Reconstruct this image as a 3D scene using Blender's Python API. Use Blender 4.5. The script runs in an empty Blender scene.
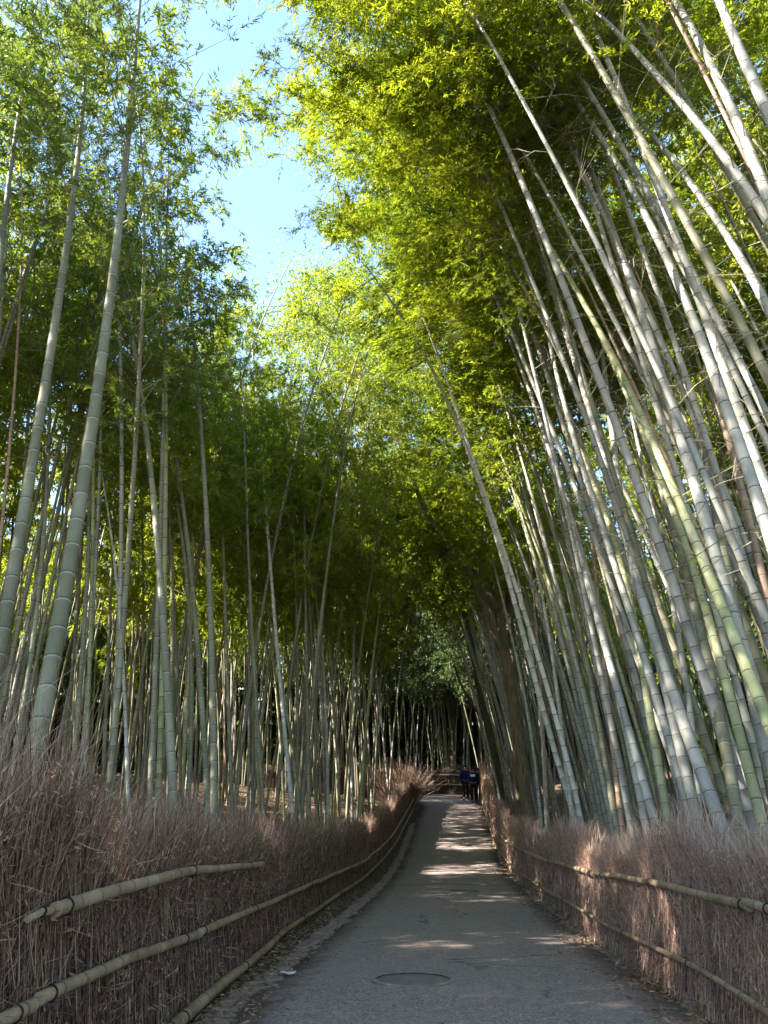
import bpy, math, random
import numpy as np
from mathutils import Vector, Matrix
rng = np.random.default_rng(7)
random.seed(7)
R = math.radians
S = bpy.context.scene
COL = S.collection

# ------------------------------------------------------------------ camera model
H_EYE = 1.52; FPX = 770.0; PITCH = R(19.5)
CP, SP = math.cos(PITCH), math.sin(PITCH)
cam = bpy.data.cameras.new('camera'); co = bpy.data.objects.new('camera', cam); COL.objects.link(co)
co.location = (0, 0, H_EYE); co.rotation_euler = (R(90)+PITCH, 0, 0)
cam.sensor_fit = 'VERTICAL'; cam.sensor_height = 36; cam.lens = FPX/1024*36; cam.clip_end = 2000; cam.clip_start = .05
S.camera = co
S.render.resolution_x = 768; S.render.resolution_y = 1024

def P(px, py, Y):
    """world point at distance Y ahead that was measured at (px,py) in the photograph"""
    v = (512-py)/FPX; d = Y/(CP - v*SP)
    return np.array([(px-384)/FPX*d, Y, H_EYE + d*(SP + v*CP)])
def proj(p):
    p = np.asarray(p, float); x, y, z = p[..., 0], p[..., 1], p[..., 2]-H_EYE
    d = y*CP + z*SP; u = -y*SP + z*CP
    return 384 + FPX*x/d, 512 - FPX*u/d, d

# ------------------------------------------------------------------ terrain
_py = np.array([-40, -5, 3, 6, 8, 11, 17, 22, 25, 29, 34, 38, 42, 50, 60, 100, 400.])
_pz = np.array([.1, .1, .06, 0, -.14, -.33, -.64, -.82, -.83, -.52, 0, .37, .68, .98, 1.2, 2, 4.])
_sy = np.arange(-45, 400, .1); _sz = np.interp(_sy, _py, _pz)
_k = np.exp(-.5*(np.arange(-30, 31)*.1/1.0)**2); _k /= _k.sum()
_sz = np.convolve(np.pad(_sz, 30, mode='edge'), _k, 'valid')
def prof(y): return np.interp(y, _sy, _sz)
def hit(px, py):
    v = (512-py)/FPX; s = (SP+v*CP)/(CP-v*SP)
    ys = np.arange(2, 60, .02); f = H_EYE + s*ys - prof(ys)
    i = np.argmax(f < 0)
    if f[i] >= 0: i = len(ys)-1
    y = ys[i]; return P(px, py, y)[:2]
LF = [(-3.0, -12), (-2.1, -3), (-1.62, 1.5), (-1.52, 3.2)] + [tuple(hit(*q)) for q in ((166, 1024), (210, 990), (272, 940), (322, 905), (368, 872), (392, 845), (408, 815))]
RF = [(1.7, -12), (1.9, -3), (2.1, 2), (2.22, 4.3)] + [tuple(hit(*q)) for q in ((716, 1016), (640, 968), (596, 935), (520, 878), (500, 850), (490, 822), (484, 803))]
EL = [(-2.3, -12), (-1.4, -3), (-1.1, 2)] + [tuple(hit(*q)) for q in ((232, 1024), (284, 980), (329, 940), (373, 900), (398, 870), (408, 850), (418, 820), (428, 801))]
ER = [(1.5, -12), (1.7, -3), (1.95, 2)] + [tuple(hit(*q)) for q in ((704, 1024), (634, 980), (582, 940), (533, 900), (503, 870), (494, 850), (485, 820), (480, 801))]
def smooth_fn(pts):
    pts = np.array(sorted(pts, key=lambda q: q[1])); ys = np.arange(-14, 60, .1); xs = np.interp(ys, pts[:, 1], pts[:, 0])
    # linear continuation beyond last
    m = ys > pts[-1, 1]; xs[m] = pts[-1, 0] + (ys[m]-pts[-1, 1])*.09
    k = np.exp(-.5*(np.arange(-20, 21)*.1/.7)**2); k /= k.sum()
    xs2 = np.convolve(np.pad(xs, 20, mode='edge'), k, 'valid')
    return lambda y: np.interp(y, ys, xs2)
XL, XR, XEL, XER = map(smooth_fn, (LF, RF, EL, ER))
print('XL', [round(float(XL(y)), 2) for y in (2, 5, 8, 12, 20, 30, 40)], 'XR', [round(float(XR(y)), 2) for y in (2, 5, 8, 12, 20, 30, 40)])
print('EL', [round(float(XEL(y)), 2) for y in (2, 5, 8, 12, 20, 30, 40)], 'ER', [round(float(XER(y)), 2) for y in (2, 5, 8, 12, 20, 30, 40)])
YC = 42.0; YF = 51.0
def bump(x, y): return (np.sin(x*.9+1.3)*np.cos(y*.7)+.6*np.sin(x*2.1+y*1.7))*.5
def gz(x, y):
    x = np.asarray(x, float); y = np.asarray(y, float)
    dl = np.clip(np.minimum(XL(y)-x, YC-y), 0, None); dr = np.clip(x-XR(y), 0, None); df = np.clip(y-YF-1, 0, None)
    g = lambda d, s, c: s*np.clip(d-.5, 0, c) + .04*np.clip(d-.5-c, 0, 60)
    z = prof(y) + g(dl, .21, 10) + g(dr, .08, 8) + g(df, .2, 12)
    off = np.clip((np.maximum(np.maximum(dl, dr), df)-.4)*.5, 0, 1)
    return z + off*.09*bump(x, y)

# ------------------------------------------------------------------ mesh helpers
class MB:
    def __init__(s): s.v = []; s.f = []; s.uv = []; s.m = []; s.n = 0
    def add(s, v, f, uv=None, mi=0):
        v = np.asarray(v, float).reshape(-1, 3); f = np.asarray(f, int)
        s.v.append(v); s.f.append(f + s.n); s.n += len(v)
        s.uv.append(np.zeros((len(v), 2)) if uv is None else np.asarray(uv, float)); s.m.append(np.full(len(f), mi))
    def mesh(s, name, mats, smooth=True):
        v = np.concatenate(s.v); uv = np.concatenate(s.uv); f4 = [f for f in s.f]
        me = bpy.data.meshes.new(name)
        me.vertices.add(len(v)); me.vertices.foreach_set('co', v.astype(np.float32).ravel())
        loops = np.concatenate([f.ravel() for f in f4]); tot = np.concatenate([np.full(len(f), f.shape[1]) for f in f4])
        start = np.concatenate([[0], np.cumsum(tot)[:-1]])
        me.loops.add(len(loops)); me.loops.foreach_set('vertex_index', loops.astype(np.int32))
        me.polygons.add(len(tot)); me.polygons.foreach_set('loop_start', start.astype(np.int32))
        me.polygons.foreach_set('material_index', np.concatenate(s.m).astype(np.int32))
        me.polygons.foreach_set('use_smooth', np.full(len(tot), smooth))
        l = me.uv_layers.new(name='UVMap'); l.data.foreach_set('uv', uv[loops].astype(np.float32).ravel())
        for m in (mats if isinstance(mats, (list, tuple)) else [mats]): me.materials.append(m)
        me.update(calc_edges=True); return me
def link(name, me, parent=None):
    o = bpy.data.objects.new(name, me); COL.objects.link(o)
    if parent is not None: o.parent = parent
    return o
def tag(o, label=None, cat=None, group=None, kind=None):
    if label: o['label'] = label
    if cat: o['category'] = cat
    if group: o['group'] = group
    if kind: o['kind'] = kind
    return o
def empty(name, loc, label, cat, group=None):
    o = link(name, None); o.location = loc; o.empty_display_size = .2
    return tag(o, label, cat, group)

def tube(mb, pts, rad, sides=8, vv=None, mi=0, cap=True, u0=None):
    pts = np.asarray(pts, float); n = len(pts); rad = np.broadcast_to(np.asarray(rad, float), (n,))
    T = np.gradient(pts, axis=0); T /= np.linalg.norm(T, axis=1)[:, None]+1e-9
    ref = np.array([1., 0, 0]) if abs(T[:, 0]).mean() < .7 else np.array([0, 0, 1.])
    A = np.cross(T, ref); A /= np.linalg.norm(A, axis=1)[:, None]; B = np.cross(T, A)
    th = np.linspace(0, 2*np.pi, sides, endpoint=False)
    ring = pts[:, None] + rad[:, None, None]*(np.cos(th)[None, :, None]*A[:, None] + np.sin(th)[None, :, None]*B[:, None])
    i = np.arange(n-1)[:, None]*sides; j = np.arange(sides)[None]; j2 = (j+1) % sides
    f = np.stack([i+j, i+j2, i+sides+j2, i+sides+j], -1).reshape(-1, 4)
    if vv is None: vv = np.arange(n)
    uv = np.stack([np.broadcast_to((th/(2*np.pi))[None] if u0 is None else np.full((1, sides), u0), (n, sides)), np.broadcast_to(np.asarray(vv)[:, None], (n, sides))], -1)
    mb.add(ring.reshape(-1, 3), f, uv.reshape(-1, 2), mi)
    if cap:
        for e in (0, n-1):
            c = np.vstack([ring[e], pts[e]]); k = np.arange(sides)
            t = np.stack([k, (k+1) % sides, np.full(sides, sides)], -1)
            mb.add(c, t if e else t[:, ::-1], np.tile([[.5, vv[e]+.3]], (sides+1, 1)), mi)

def ribbons(mb, p0, p1, p2, r, rnd, mi=0):
    """many thin 3-sided twigs at once: three control points each, tapering"""
    N = len(p0)
    rings = []
    T = p2-p0; T /= np.linalg.norm(T, axis=1)[:, None]+1e-9
    A = np.cross(T, np.array([.31, .9, .2])); A /= np.linalg.norm(A, axis=1)[:, None]+1e-9; B = np.cross(T, A)
    for p, k in ((p0, 1.), (p1, .8), (p2, .3)):
        for a in (0, 2.094, 4.189):
            rings.append(p + (r*k)[:, None]*(math.cos(a)*A + math.sin(a)*B))
    V = np.stack(rings, 1)
    f = []
    for s_ in (0, 3):
        for j in range(3): f.append([s_+j, s_+(j+1) % 3, s_+3+(j+1) % 3, s_+3+j])
    f = np.array(f)[None] + (np.arange(N)*9)[:, None, None]
    uv = np.stack([np.repeat(rnd[:, None], 9, 1), np.broadcast_to(np.array([0, 0, 0, .5, .5, .5, 1, 1, 1.])[None], (N, 9))], -1)
    mb.add(V.reshape(-1, 3), f.reshape(-1, 4), uv.reshape(-1, 2), mi)

def leaves(mb, pos, dirv, L, W, rnd, mi=0, g=None):
    g = g or rng
    N = len(pos); d = dirv/(np.linalg.norm(dirv, axis=1)[:, None]+1e-9)
    n = g.normal(size=(N, 3))*.6 + np.array([0, 0, .7]); s = np.cross(d, n); s /= np.linalg.norm(s, axis=1)[:, None]+1e-9
    L = np.broadcast_to(L, (N,))[:, None]; W = np.broadcast_to(W, (N,))[:, None]
    V = np.stack([pos, pos+d*L*.4+s*W*.5, pos+d*L, pos+d*L*.4-s*W*.5], 1)
    f = np.arange(N*4).reshape(N, 4)
    uv = np.repeat(np.stack([rnd, np.zeros(N)], -1)[:, None], 4, 1)
    mb.add(V.reshape(-1, 3), f, uv.reshape(-1, 2), mi)

# ------------------------------------------------------------------ materials
def newmat(name):
    m = bpy.data.materials.new(name); m.use_nodes = True
    nt = m.node_tree; b = nt.nodes['Principled BSDF']; return m, nt, b
def nd(nt, t, **kw):
    n = nt.nodes.new(t)
    for k, v in kw.items():
        if k.startswith('i_'):
            key = k[2:]; n.inputs[int(key) if key.isdigit() else key].default_value = v
        else: setattr(n, k, v)
    return n
def ramp(nt, fac, stops, interp='LINEAR'):
    r = nt.nodes.new('ShaderNodeValToRGB'); r.color_ramp.interpolation = interp
    e = r.color_ramp.elements
    while len(e) < len(stops): e.new(.5)
    for el, (p, c) in zip(e, stops): el.position = p; el.color = (*c, 1) if len(c) == 3 else c
    nt.links.new(fac, r.inputs[0]); return r.outputs[0]
def mixc(nt, fac, a, b, mode='MIX'):
    m = nt.nodes.new('ShaderNodeMix'); m.data_type = 'RGBA'; m.blend_type = mode
    for s_, v in ((m.inputs[0], fac), (m.inputs[6], a), (m.inputs[7], b)):
        if isinstance(v, (float, int)): s_.default_value = v
        elif isinstance(v, tuple): s_.default_value = (*v, 1)
        else: nt.links.new(v, s_)
    return m.outputs[2]
def math_(nt, op, a, b=0., c=None):
    m = nt.nodes.new('ShaderNodeMath'); m.operation = op
    for i, v in enumerate((a, b, c)):
        if v is None: continue
        if isinstance(v, (float, int)): m.inputs[i].default_value = v
        else: nt.links.new(v, m.inputs[i])
    return m.outputs[0]
def noise(nt, vec, scale, detail=4, rough=.55, sc3=None):
    if sc3:
        mp = nd(nt, 'ShaderNodeMapping'); mp.inputs['Scale'].default_value = sc3; nt.links.new(vec, mp.inputs[0]); vec = mp.outputs[0]
    n = nd(nt, 'ShaderNodeTexNoise'); n.inputs['Scale'].default_value = scale; n.inputs['Detail'].default_value = detail; n.inputs['Roughness'].default_value = rough
    nt.links.new(vec, n.inputs['Vector']); return n.outputs['Fac']
def bumpn(nt, h, strength, dist, b):
    n = nd(nt, 'ShaderNodeBump'); n.inputs['Strength'].default_value = strength; n.inputs['Distance'].default_value = dist
    nt.links.new(h, n.inputs['Height']); nt.links.new(n.outputs[0], b.inputs['Normal'])

def culm_mat(name, base, alt, ringdark, ringpale, palew=.07, pamt=.8, blotch=(.35, .33, .28)):
    m, nt, b = newmat(name)
    uv = nd(nt, 'ShaderNodeUVMap').outputs[0]; sx = nd(nt, 'ShaderNodeSeparateXYZ'); nt.links.new(uv, sx.inputs[0])
    tc = nd(nt, 'ShaderNodeTexCoord').outputs['Object']; oi = nd(nt, 'ShaderNodeObjectInfo').outputs['Random']
    off = nd(nt, 'ShaderNodeVectorMath', operation='ADD'); nt.links.new(tc, off.inputs[0])
    cm = nd(nt, 'ShaderNodeCombineXYZ'); r50 = math_(nt, 'MULTIPLY', oi, 50.); nt.links.new(r50, cm.inputs[0]); nt.links.new(cm.outputs[0], off.inputs[1])
    big = noise(nt, off.outputs[0], 1., 3, .5, (2.5, 2.5, .5)); streak = noise(nt, off.outputs[0], 1., 5, .7, (40, 40, 2.2)); fine = noise(nt, off.outputs[0], 22, 6, .7)
    c = mixc(nt, oi, base, alt)
    # whole-internode variation
    fl = math_(nt, 'FLOOR', sx.outputs[1]); wn = nd(nt, 'ShaderNodeTexWhiteNoise', noise_dimensions='2D')
    cb = nd(nt, 'ShaderNodeCombineXYZ'); nt.links.new(fl, cb.inputs[0]); nt.links.new(r50, cb.inputs[1]); nt.links.new(cb.outputs[0], wn.inputs['Vector'])
    iv = math_(nt, 'MULTIPLY_ADD', wn.outputs['Value'], .3, .84)
    c = mixc(nt, ramp(nt, big, [(.42, (0, 0, 0)), (.65, (.7, .7, .7))]), c, blotch)
    sv = math_(nt, 'MULTIPLY_ADD', streak, .5, .75)
    mul = math_(nt, 'MULTIPLY', iv, sv); vm = nd(nt, 'ShaderNodeCombineXYZ')
    for i in range(3): nt.links.new(mul, vm.inputs[i])
    c = mixc(nt, 1., c, vm.outputs[0], 'MULTIPLY')
    c = mixc(nt, ramp(nt, fine, [(.60, (0, 0, 0)), (.72, (.6, .6, .6))]), c, (base[0]*.45, base[1]*.42, base[2]*.4))
    fr = math_(nt, 'FRACT', sx.outputs[1])
    pale = ramp(nt, fr, [(0, (0, 0, 0)), (1-palew*2.2, (0, 0, 0)), (1-palew, (pamt, pamt, pamt)), (.985, (pamt, pamt, pamt)), (.988, (0, 0, 0))])
    dark = ramp(nt, fr, [(0, (1, 1, 1)), (.02, (1, 1, 1)), (.04, (.25,)*3), (.1, (0, 0, 0)), (.984, (0, 0, 0)), (.987, (1, 1, 1))])
    c = mixc(nt, pale, c, ringpale); c = mixc(nt, dark, c, ringdark)
    nt.links.new(c, b.inputs['Base Color'])
    b.inputs['Roughness'].default_value = .5; b.inputs['Specular IOR Level'].default_value = .3
    bumpn(nt, streak, .15, .003, b)
    return m
CM = {
 'green': culm_mat('culm_green', (.16, .155, .095), (.21, .195, .125), (.05, .05, .035), (.42, .43, .35), .035, .6, blotch=(.27, .255, .18)),
 'grey': culm_mat('culm_grey', (.29, .29, .262), (.37, .355, .325), (.06, .055, .05), (.50, .49, .44), .035, .4, blotch=(.38, .35, .295)),
 'pale': culm_mat('culm_pale', (.41, .395, .35), (.48, .455, .40), (.13, .11, .10), (.64, .62, .57), .03, .3, blotch=(.45, .43, .36)),
 'white': culm_mat('culm_sunlit', (.68, .66, .60), (.72, .70, .64), (.20, .18, .16), (.76, .74, .70), .03, .3, blotch=(.60, .56, .48)),  # sunlight on the arching pair painted in as a brighter culm colour
 'lime': culm_mat('culm_lime', (.30, .32, .14), (.34, .34, .19), (.08, .09, .03), (.52, .50, .34), .035, .5, blotch=(.42, .40, .26)),
 'brown': culm_mat('culm_brown', (.36, .24, .17), (.42, .31, .22), (.10, .06, .04), (.46, .38, .30), .05, .4, blotch=(.28, .17, .12)),
}
def leaf_mat(name, cols, trans=.5, objvar=.35):
    m, nt, b = newmat(name)
    uv = nd(nt, 'ShaderNodeUVMap').outputs[0]; sx = nd(nt, 'ShaderNodeSeparateXYZ'); nt.links.new(uv, sx.inputs[0])
    oi = nd(nt, 'ShaderNodeObjectInfo').outputs['Random']
    f = math_(nt, 'ADD', math_(nt, 'MULTIPLY', sx.outputs[0], 1-objvar), math_(nt, 'MULTIPLY', oi, objvar))
    c = ramp(nt, f, cols)
    nt.links.new(c, b.inputs['Base Color']); b.inputs['Roughness'].default_value = .5; b.inputs['Specular IOR Level'].default_value = .35
    t = nd(nt, 'ShaderNodeBsdfTranslucent'); tcol = mixc(nt, 1., c, (1.65, 1.6, .5), 'MULTIPLY'); nt.links.new(tcol, t.inputs[0])
    mx = nd(nt, 'ShaderNodeMixShader'); mx.inputs[0].default_value = trans
    nt.links.new(b.outputs[0], mx.inputs[1]); nt.links.new(t.outputs[0], mx.inputs[2])
    nt.links.new(mx.outputs[0], nt.nodes['Material Output'].inputs[0]); return m
LM = leaf_mat('bamboo_leaf', [(0, (.085, .13, .026)), (.4, (.155, .205, .028)), (.75, (.245, .28, .032)), (1, (.32, .31, .08))], .58)
LM2 = leaf_mat('leaf_shade_evergreen', [(0, (.035, .065, .025)), (.6, (.06, .10, .03)), (1, (.10, .13, .04))], .3)  # far bamboo's shade painted into the leaf; also the evergreens' own dark green
LM3 = leaf_mat('bamboo_leaf_cool_shade', [(0, (.06, .105, .036)), (.4, (.115, .165, .042)), (.75, (.20, .24, .045)), (1, (.29, .29, .07))], .5)  # cool flare shade of the left crowns painted into the leaf colour
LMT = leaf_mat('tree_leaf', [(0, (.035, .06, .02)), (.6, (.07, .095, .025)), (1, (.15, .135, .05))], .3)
def simple(name, col, rough=.7, var=.3, scale=8, bump=.0, spec=.3):
    m, nt, b = newmat(name); tc = nd(nt, 'ShaderNodeTexCoord').outputs['Object']
    n = noise(nt, tc, scale, 6, .65)
    c = mixc(nt, ramp(nt, n, [(.3, (0, 0, 0)), (.7, (1, 1, 1))]), tuple(x*(1-var) for x in col), tuple(min(1, x*(1+var)) for x in col))
    nt.links.new(c, b.inputs['Base Color']); b.inputs['Roughness'].default_value = rough; b.inputs['Specular IOR Level'].default_value = spec
    if bump: bumpn(nt, n, bump, .01, b)
    return m
def twig_mat(name, cols):
    m, nt, b = newmat(name)
    uv = nd(nt, 'ShaderNodeUVMap').outputs[0]; sx = nd(nt, 'ShaderNodeSeparateXYZ'); nt.links.new(uv, sx.inputs[0])
    nt.links.new(ramp(nt, sx.outputs[0], cols), b.inputs['Base Color']); b.inputs['Roughness'].default_value = .6; b.inputs['Specular IOR Level'].default_value = .35
    return m
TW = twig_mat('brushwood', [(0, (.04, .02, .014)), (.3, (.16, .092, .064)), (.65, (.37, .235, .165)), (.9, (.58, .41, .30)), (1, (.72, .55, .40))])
TW_SUN = twig_mat('brushwood_sunlit', [(0, (.08, .042, .032)), (.25, (.28, .165, .125)), (.6, (.53, .35, .27)), (.9, (.66, .47, .35)), (1, (.78, .60, .44))])  # lighter brushwood copy: sunlight on the right fence painted into the colour
TWB = twig_mat('bamboo_twig', [(0, (.10, .09, .05)), (1, (.40, .36, .25))])
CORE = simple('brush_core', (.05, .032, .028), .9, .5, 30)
DRYL = leaf_mat('dry_leaf', [(0, (.16, .09, .05)), (.6, (.34, .22, .13)), (1, (.55, .42, .27))], .2, 0)

def rail_mat():
    m, nt, b = newmat('rail_bamboo')
    uv = nd(nt, 'ShaderNodeUVMap').outputs[0]; sx = nd(nt, 'ShaderNodeSeparateXYZ'); nt.links.new(uv, sx.inputs[0])
    tc = nd(nt, 'ShaderNodeTexCoord').outputs['Object']
    n1 = noise(nt, tc, 3, 5, .6); n2 = noise(nt, tc, 60, 4, .7)
    c = ramp(nt, n1, [(.3, (.23, .155, .09)), (.55, (.42, .305, .185)), (.75, (.52, .41, .27))])
    c = mixc(nt, ramp(nt, n2, [(.52, (0, 0, 0)), (.75, (.7, .7, .7))]), c, (.14, .10, .07))
    fr = math_(nt, 'FRACT', sx.outputs[1])
    dk = ramp(nt, fr, [(0, (1, 1, 1)), (.03, (.5,)*3), (.08, (0, 0, 0)), (.95, (0, 0, 0)), (1, (1, 1, 1))])
    c = mixc(nt, dk, c, (.10, .07, .045)); nt.links.new(c, b.inputs['Base Color']); b.inputs['Roughness'].default_value = .55
    bumpn(nt, n2, .3, .003, b); return m
RAIL = rail_mat(); TIE = simple('tie_wire', (.02, .018, .016), .6)
def bark_mat(name, a, b_, c_):
    m, nt, b = newmat(name); tc = nd(nt, 'ShaderNodeTexCoord').outputs['Object']
    f = noise(nt, tc, 1., 7, .7, (22, 22, 2.5)); k = noise(nt, tc, 1.1, 5, .6)
    c = ramp(nt, f, [(.35, a), (.55, b_), (.7, c_)]); c = mixc(nt, ramp(nt, k, [(.5, (0, 0, 0)), (.66, (.6,)*3)]), c, (.10, .12, .06))
    nt.links.new(c, b.inputs['Base Color']); b.inputs['Roughness'].default_value = .9; bumpn(nt, f, 1., .05, b); return m
BARK = bark_mat('bark', (.09, .06, .04), (.25, .18, .115), (.38, .29, .20)); BARKD = bark_mat('bark_dark', (.04, .03, .02), (.10, .075, .05), (.17, .13, .09))

def asphalt():
    m, nt, b = newmat('asphalt'); tc = nd(nt, 'ShaderNodeTexCoord').outputs['Object']
    vo = nd(nt, 'ShaderNodeTexVoronoi'); vo.inputs['Scale'].default_value = 75; nt.links.new(tc, vo.inputs['Vector'])
    spk = ramp(nt, vo.outputs['Color'], [(0, (.11, .092, .083)), (.5, (.31, .245, .22)), (.8, (.44, .355, .32)), (1, (.64, .55, .51))])
    n1 = noise(nt, tc, .8, 6, .6); n2 = noise(nt, tc, 6, 6, .7); n3 = noise(nt, tc, .5, 4, .5, (2.2, .5, 1))
    c = mixc(nt, ramp(nt, n1, [(.35, (0, 0, 0)), (.7, (.55,)*3)]), spk, (.32, .262, .24))
    c = mixc(nt, ramp(nt, n2, [(.5, (0, 0, 0)), (.75, (.5,)*3)]), c, (.14, .115, .10))
    c = mixc(nt, ramp(nt, n3, [(.55, (0, 0, 0)), (.68, (.4,)*3)]), c, (.36, .29, .26))
    vc = nd(nt, 'ShaderNodeTexVoronoi', feature='DISTANCE_TO_EDGE'); vc.inputs['Scale'].default_value = .55; vw = nd(nt, 'ShaderNodeTexNoise'); vw.inputs['Scale'].default_value = 3; vw.inputs['Detail'].default_value = 6; nt.links.new(tc, vw.inputs['Vector'])
    va = nd(nt, 'ShaderNodeVectorMath', operation='MULTIPLY_ADD'); nt.links.new(vw.outputs['Color'], va.inputs[0]); va.inputs[1].default_value = (.5, .5, .5); nt.links.new(tc, va.inputs[2]); nt.links.new(va.outputs[0], vc.inputs['Vector'])
    ck = math_(nt, 'MULTIPLY', ramp(nt, vc.outputs['Distance'], [(0, (1, 1, 1)), (.006, (.6,)*3), (.014, (0, 0, 0))]), ramp(nt, noise(nt, tc, .6, 3, .5, (1.3, 1, 1)), [(.5, (0, 0, 0)), (.58, (.8,)*3)]))
    c = mixc(nt, ck, c, (.06, .05, .045))
    sy = nd(nt, 'ShaderNodeSeparateXYZ'); nt.links.new(tc, sy.inputs[0]); seam = math_(nt, 'ABSOLUTE', math_(nt, 'SUBTRACT', math_(nt, 'ADD', sy.outputs[1], math_(nt, 'MULTIPLY', n2, .25)), 20.4))
    c = mixc(nt, ramp(nt, seam, [(0, (.7,)*3), (.05, (.5,)*3), (.12, (0, 0, 0))]), c, (.09, .07, .06))
    # creeping leaf mould at both edges (u is 0..1 across the path)
    uv = nd(nt, 'ShaderNodeUVMap').outputs[0]; sx = nd(nt, 'ShaderNodeSeparateXYZ'); nt.links.new(uv, sx.inputs[0])
    e = math_(nt, 'ABSOLUTE', math_(nt, 'SUBTRACT', sx.outputs[0], .5)); e = math_(nt, 'ADD', e, math_(nt, 'MULTIPLY', math_(nt, 'SUBTRACT', n2, .5), .14))
    c = mixc(nt, ramp(nt, e, [(.40, (0, 0, 0)), (.49, (.75,)*3)]), c, (.085, .058, .042))
    nt.links.new(c, b.inputs['Base Color']); b.inputs['Roughness'].default_value = .85; b.inputs['Specular IOR Level'].default_value = .25
    bumpn(nt, vo.outputs['Distance'], .5, .006, b); return m
ASPH = asphalt()
def litter():
    m, nt, b = newmat('leaf_litter_ground'); tc = nd(nt, 'ShaderNodeTexCoord').outputs['Object']
    vo = nd(nt, 'ShaderNodeTexVoronoi'); vo.inputs['Scale'].default_value = 22; nt.links.new(tc, vo.inputs['Vector'])
    c = ramp(nt, vo.outputs['Color'], [(0, (.04, .028, .02)), (.4, (.085, .058, .04)), (.8, (.15, .105, .07)), (1, (.25, .18, .12))])
    n = noise(nt, tc, 2.2, 6, .6); c = mixc(nt, ramp(nt, n, [(.4, (0, 0, 0)), (.7, (.7,)*3)]), c, (.06, .042, .028))
    nt.links.new(c, b.inputs['Base Color']); b.inputs['Roughness'].default_value = .95
    bumpn(nt, vo.outputs['Distance'], .8, .03, b); return m
LIT = litter(); STONE = simple('edging_stone', (.29, .235, .20), .85, .35, 12, .3); IRON = simple('cast_iron', (.19, .168, .155), .7, .25, 40, .3, .5)

# ------------------------------------------------------------------ ground, path
ys = np.concatenate([np.arange(-30, 60, .4), np.arange(60, 120, 4), np.arange(120, 391, 30)])
xs = np.concatenate([np.arange(-300, -30, 30), np.arange(-30, 30, .4), np.arange(30, 301, 30)])
X, Y = np.meshgrid(xs, ys); Z = gz(X, Y); nx = len(xs)
mb = MB(); i = np.arange(len(ys)-1)[:, None]*nx; j = np.arange(nx-1)[None]
mb.add(np.stack([X, Y, Z], -1).reshape(-1, 3), np.stack([i+j, i+j+1, i+nx+j+1, i+nx+j], -1).reshape(-1, 4), np.zeros((X.size, 2)))
tag(link('ground', mb.mesh('ground', LIT)), 'brown forest floor covered in dry bamboo leaves', kind='structure')
# path: follows the two edges, then bends left behind the end of the left fence
rowsL = [(float(XEL(y)), y) for y in np.arange(-12, 40.1, .5)]; rowsR = [(float(XER(y)), y) for y in np.arange(-12, 40.1, .5)]
for k in range(1, 25):
    a = min(k/12, 1)*R(88); cx0 = float(XEL(40))-1.2; rr, ro = 1.2, 1.2+float(XER(40)-XEL(40))
    if k <= 12: rowsL.append((cx0+rr*math.cos(a), 41+rr*math.sin(a))); rowsR.append((cx0+ro*math.cos(a), 41.5+(ro+3.5)*math.sin(a)))
    else: rowsL.append((cx0-(k-12)*1.5, 42.2)); rowsR.append((cx0-(k-12)*1.5, 49.2))
mb = MB(); NC = 13; V = []; UV = []
for (a, b_) in zip(rowsL, rowsR):
    for c in range(NC):
        t = c/(NC-1); wob = (.05*math.sin(a[1]*2.3)+.03*math.sin(a[1]*5.1+1))*((t == 0)+(t == 1))
        x = a[0]*(1-t)+b_[0]*t + wob; y = a[1]*(1-t)+b_[1]*t
        V.append((x, y, float(prof(y))+.012+.02*(1-(2*t-1)**2)))
        UV.append((t, a[1]))
nr = len(rowsL); i = np.arange(nr-1)[:, None]*NC; j = np.arange(NC-1)[None]
mb.add(V, np.stack([i+j, i+j+1, i+NC+j+1, i+NC+j], -1).reshape(-1, 4), UV)
tag(link('path', mb.mesh('path', ASPH)), 'worn grey asphalt path curving away between the fences', kind='structure')
# flat edging stones set in the soil on both sides
mb = MB()
def slab(mb, cx, cy, w, l, ang, h=.018, g=random):
    n = 7; pts = []
    for k in range(n):
        a = 2*math.pi*k/n+.3; rx = w*.5*(1+.18*g.uniform(-1, 1)); ry = l*.5*(1+.15*g.uniform(-1, 1))
        c_, s_ = math.copysign(abs(math.cos(a))**.6, math.cos(a)), math.copysign(abs(math.sin(a))**.6, math.sin(a))
        x, y = rx*c_, ry*s_; pts.append((cx+x*math.cos(ang)-y*math.sin(ang), cy+x*math.sin(ang)+y*math.cos(ang)))
    pts = np.array(pts); z = gz(pts[:, 0], pts[:, 1])
    c = pts.mean(0); ins = c+(pts-c)*.93
    V = np.vstack([np.c_[pts, z-.02], np.c_[pts, z+h-.006], np.c_[ins, z+h], [[c[0], c[1], z.mean()+h]]])
    k = np.arange(n); k2 = (k+1) % n
    mb.add(V[:-1], np.vstack([np.stack([k, k2, n+k2, n+k], -1), np.stack([n+k, n+k2, 2*n+k2, 2*n+k], -1)]))
    mb.add(V[2*n:], np.stack([k, k2, np.full(n, n)], -1))
y = 3.
while y < 34:
    l = random.uniform(.22, .42); x = float(XEL(y))-.16; ang = -math.atan(float(XEL(y+.3)-XEL(y-.3))/.6)
    slab(mb, x+random.uniform(-.03, .03), y, random.uniform(.2, .3), l*.95, ang+random.uniform(-.1, .1))
    y += l
y = 3.
while y < 30:
    l = random.uniform(.25, .45)
    if random.random() < .75: slab(mb, float(XER(y))+.11+random.uniform(-.03, .03), y, random.uniform(.14, .2), l*.9, random.uniform(-.1, .1))
    y += l
tag(link('edging_stones', mb.mesh('edging_stones', STONE, False)), 'rough flat edging stones between asphalt and fences', kind='structure')

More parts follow.
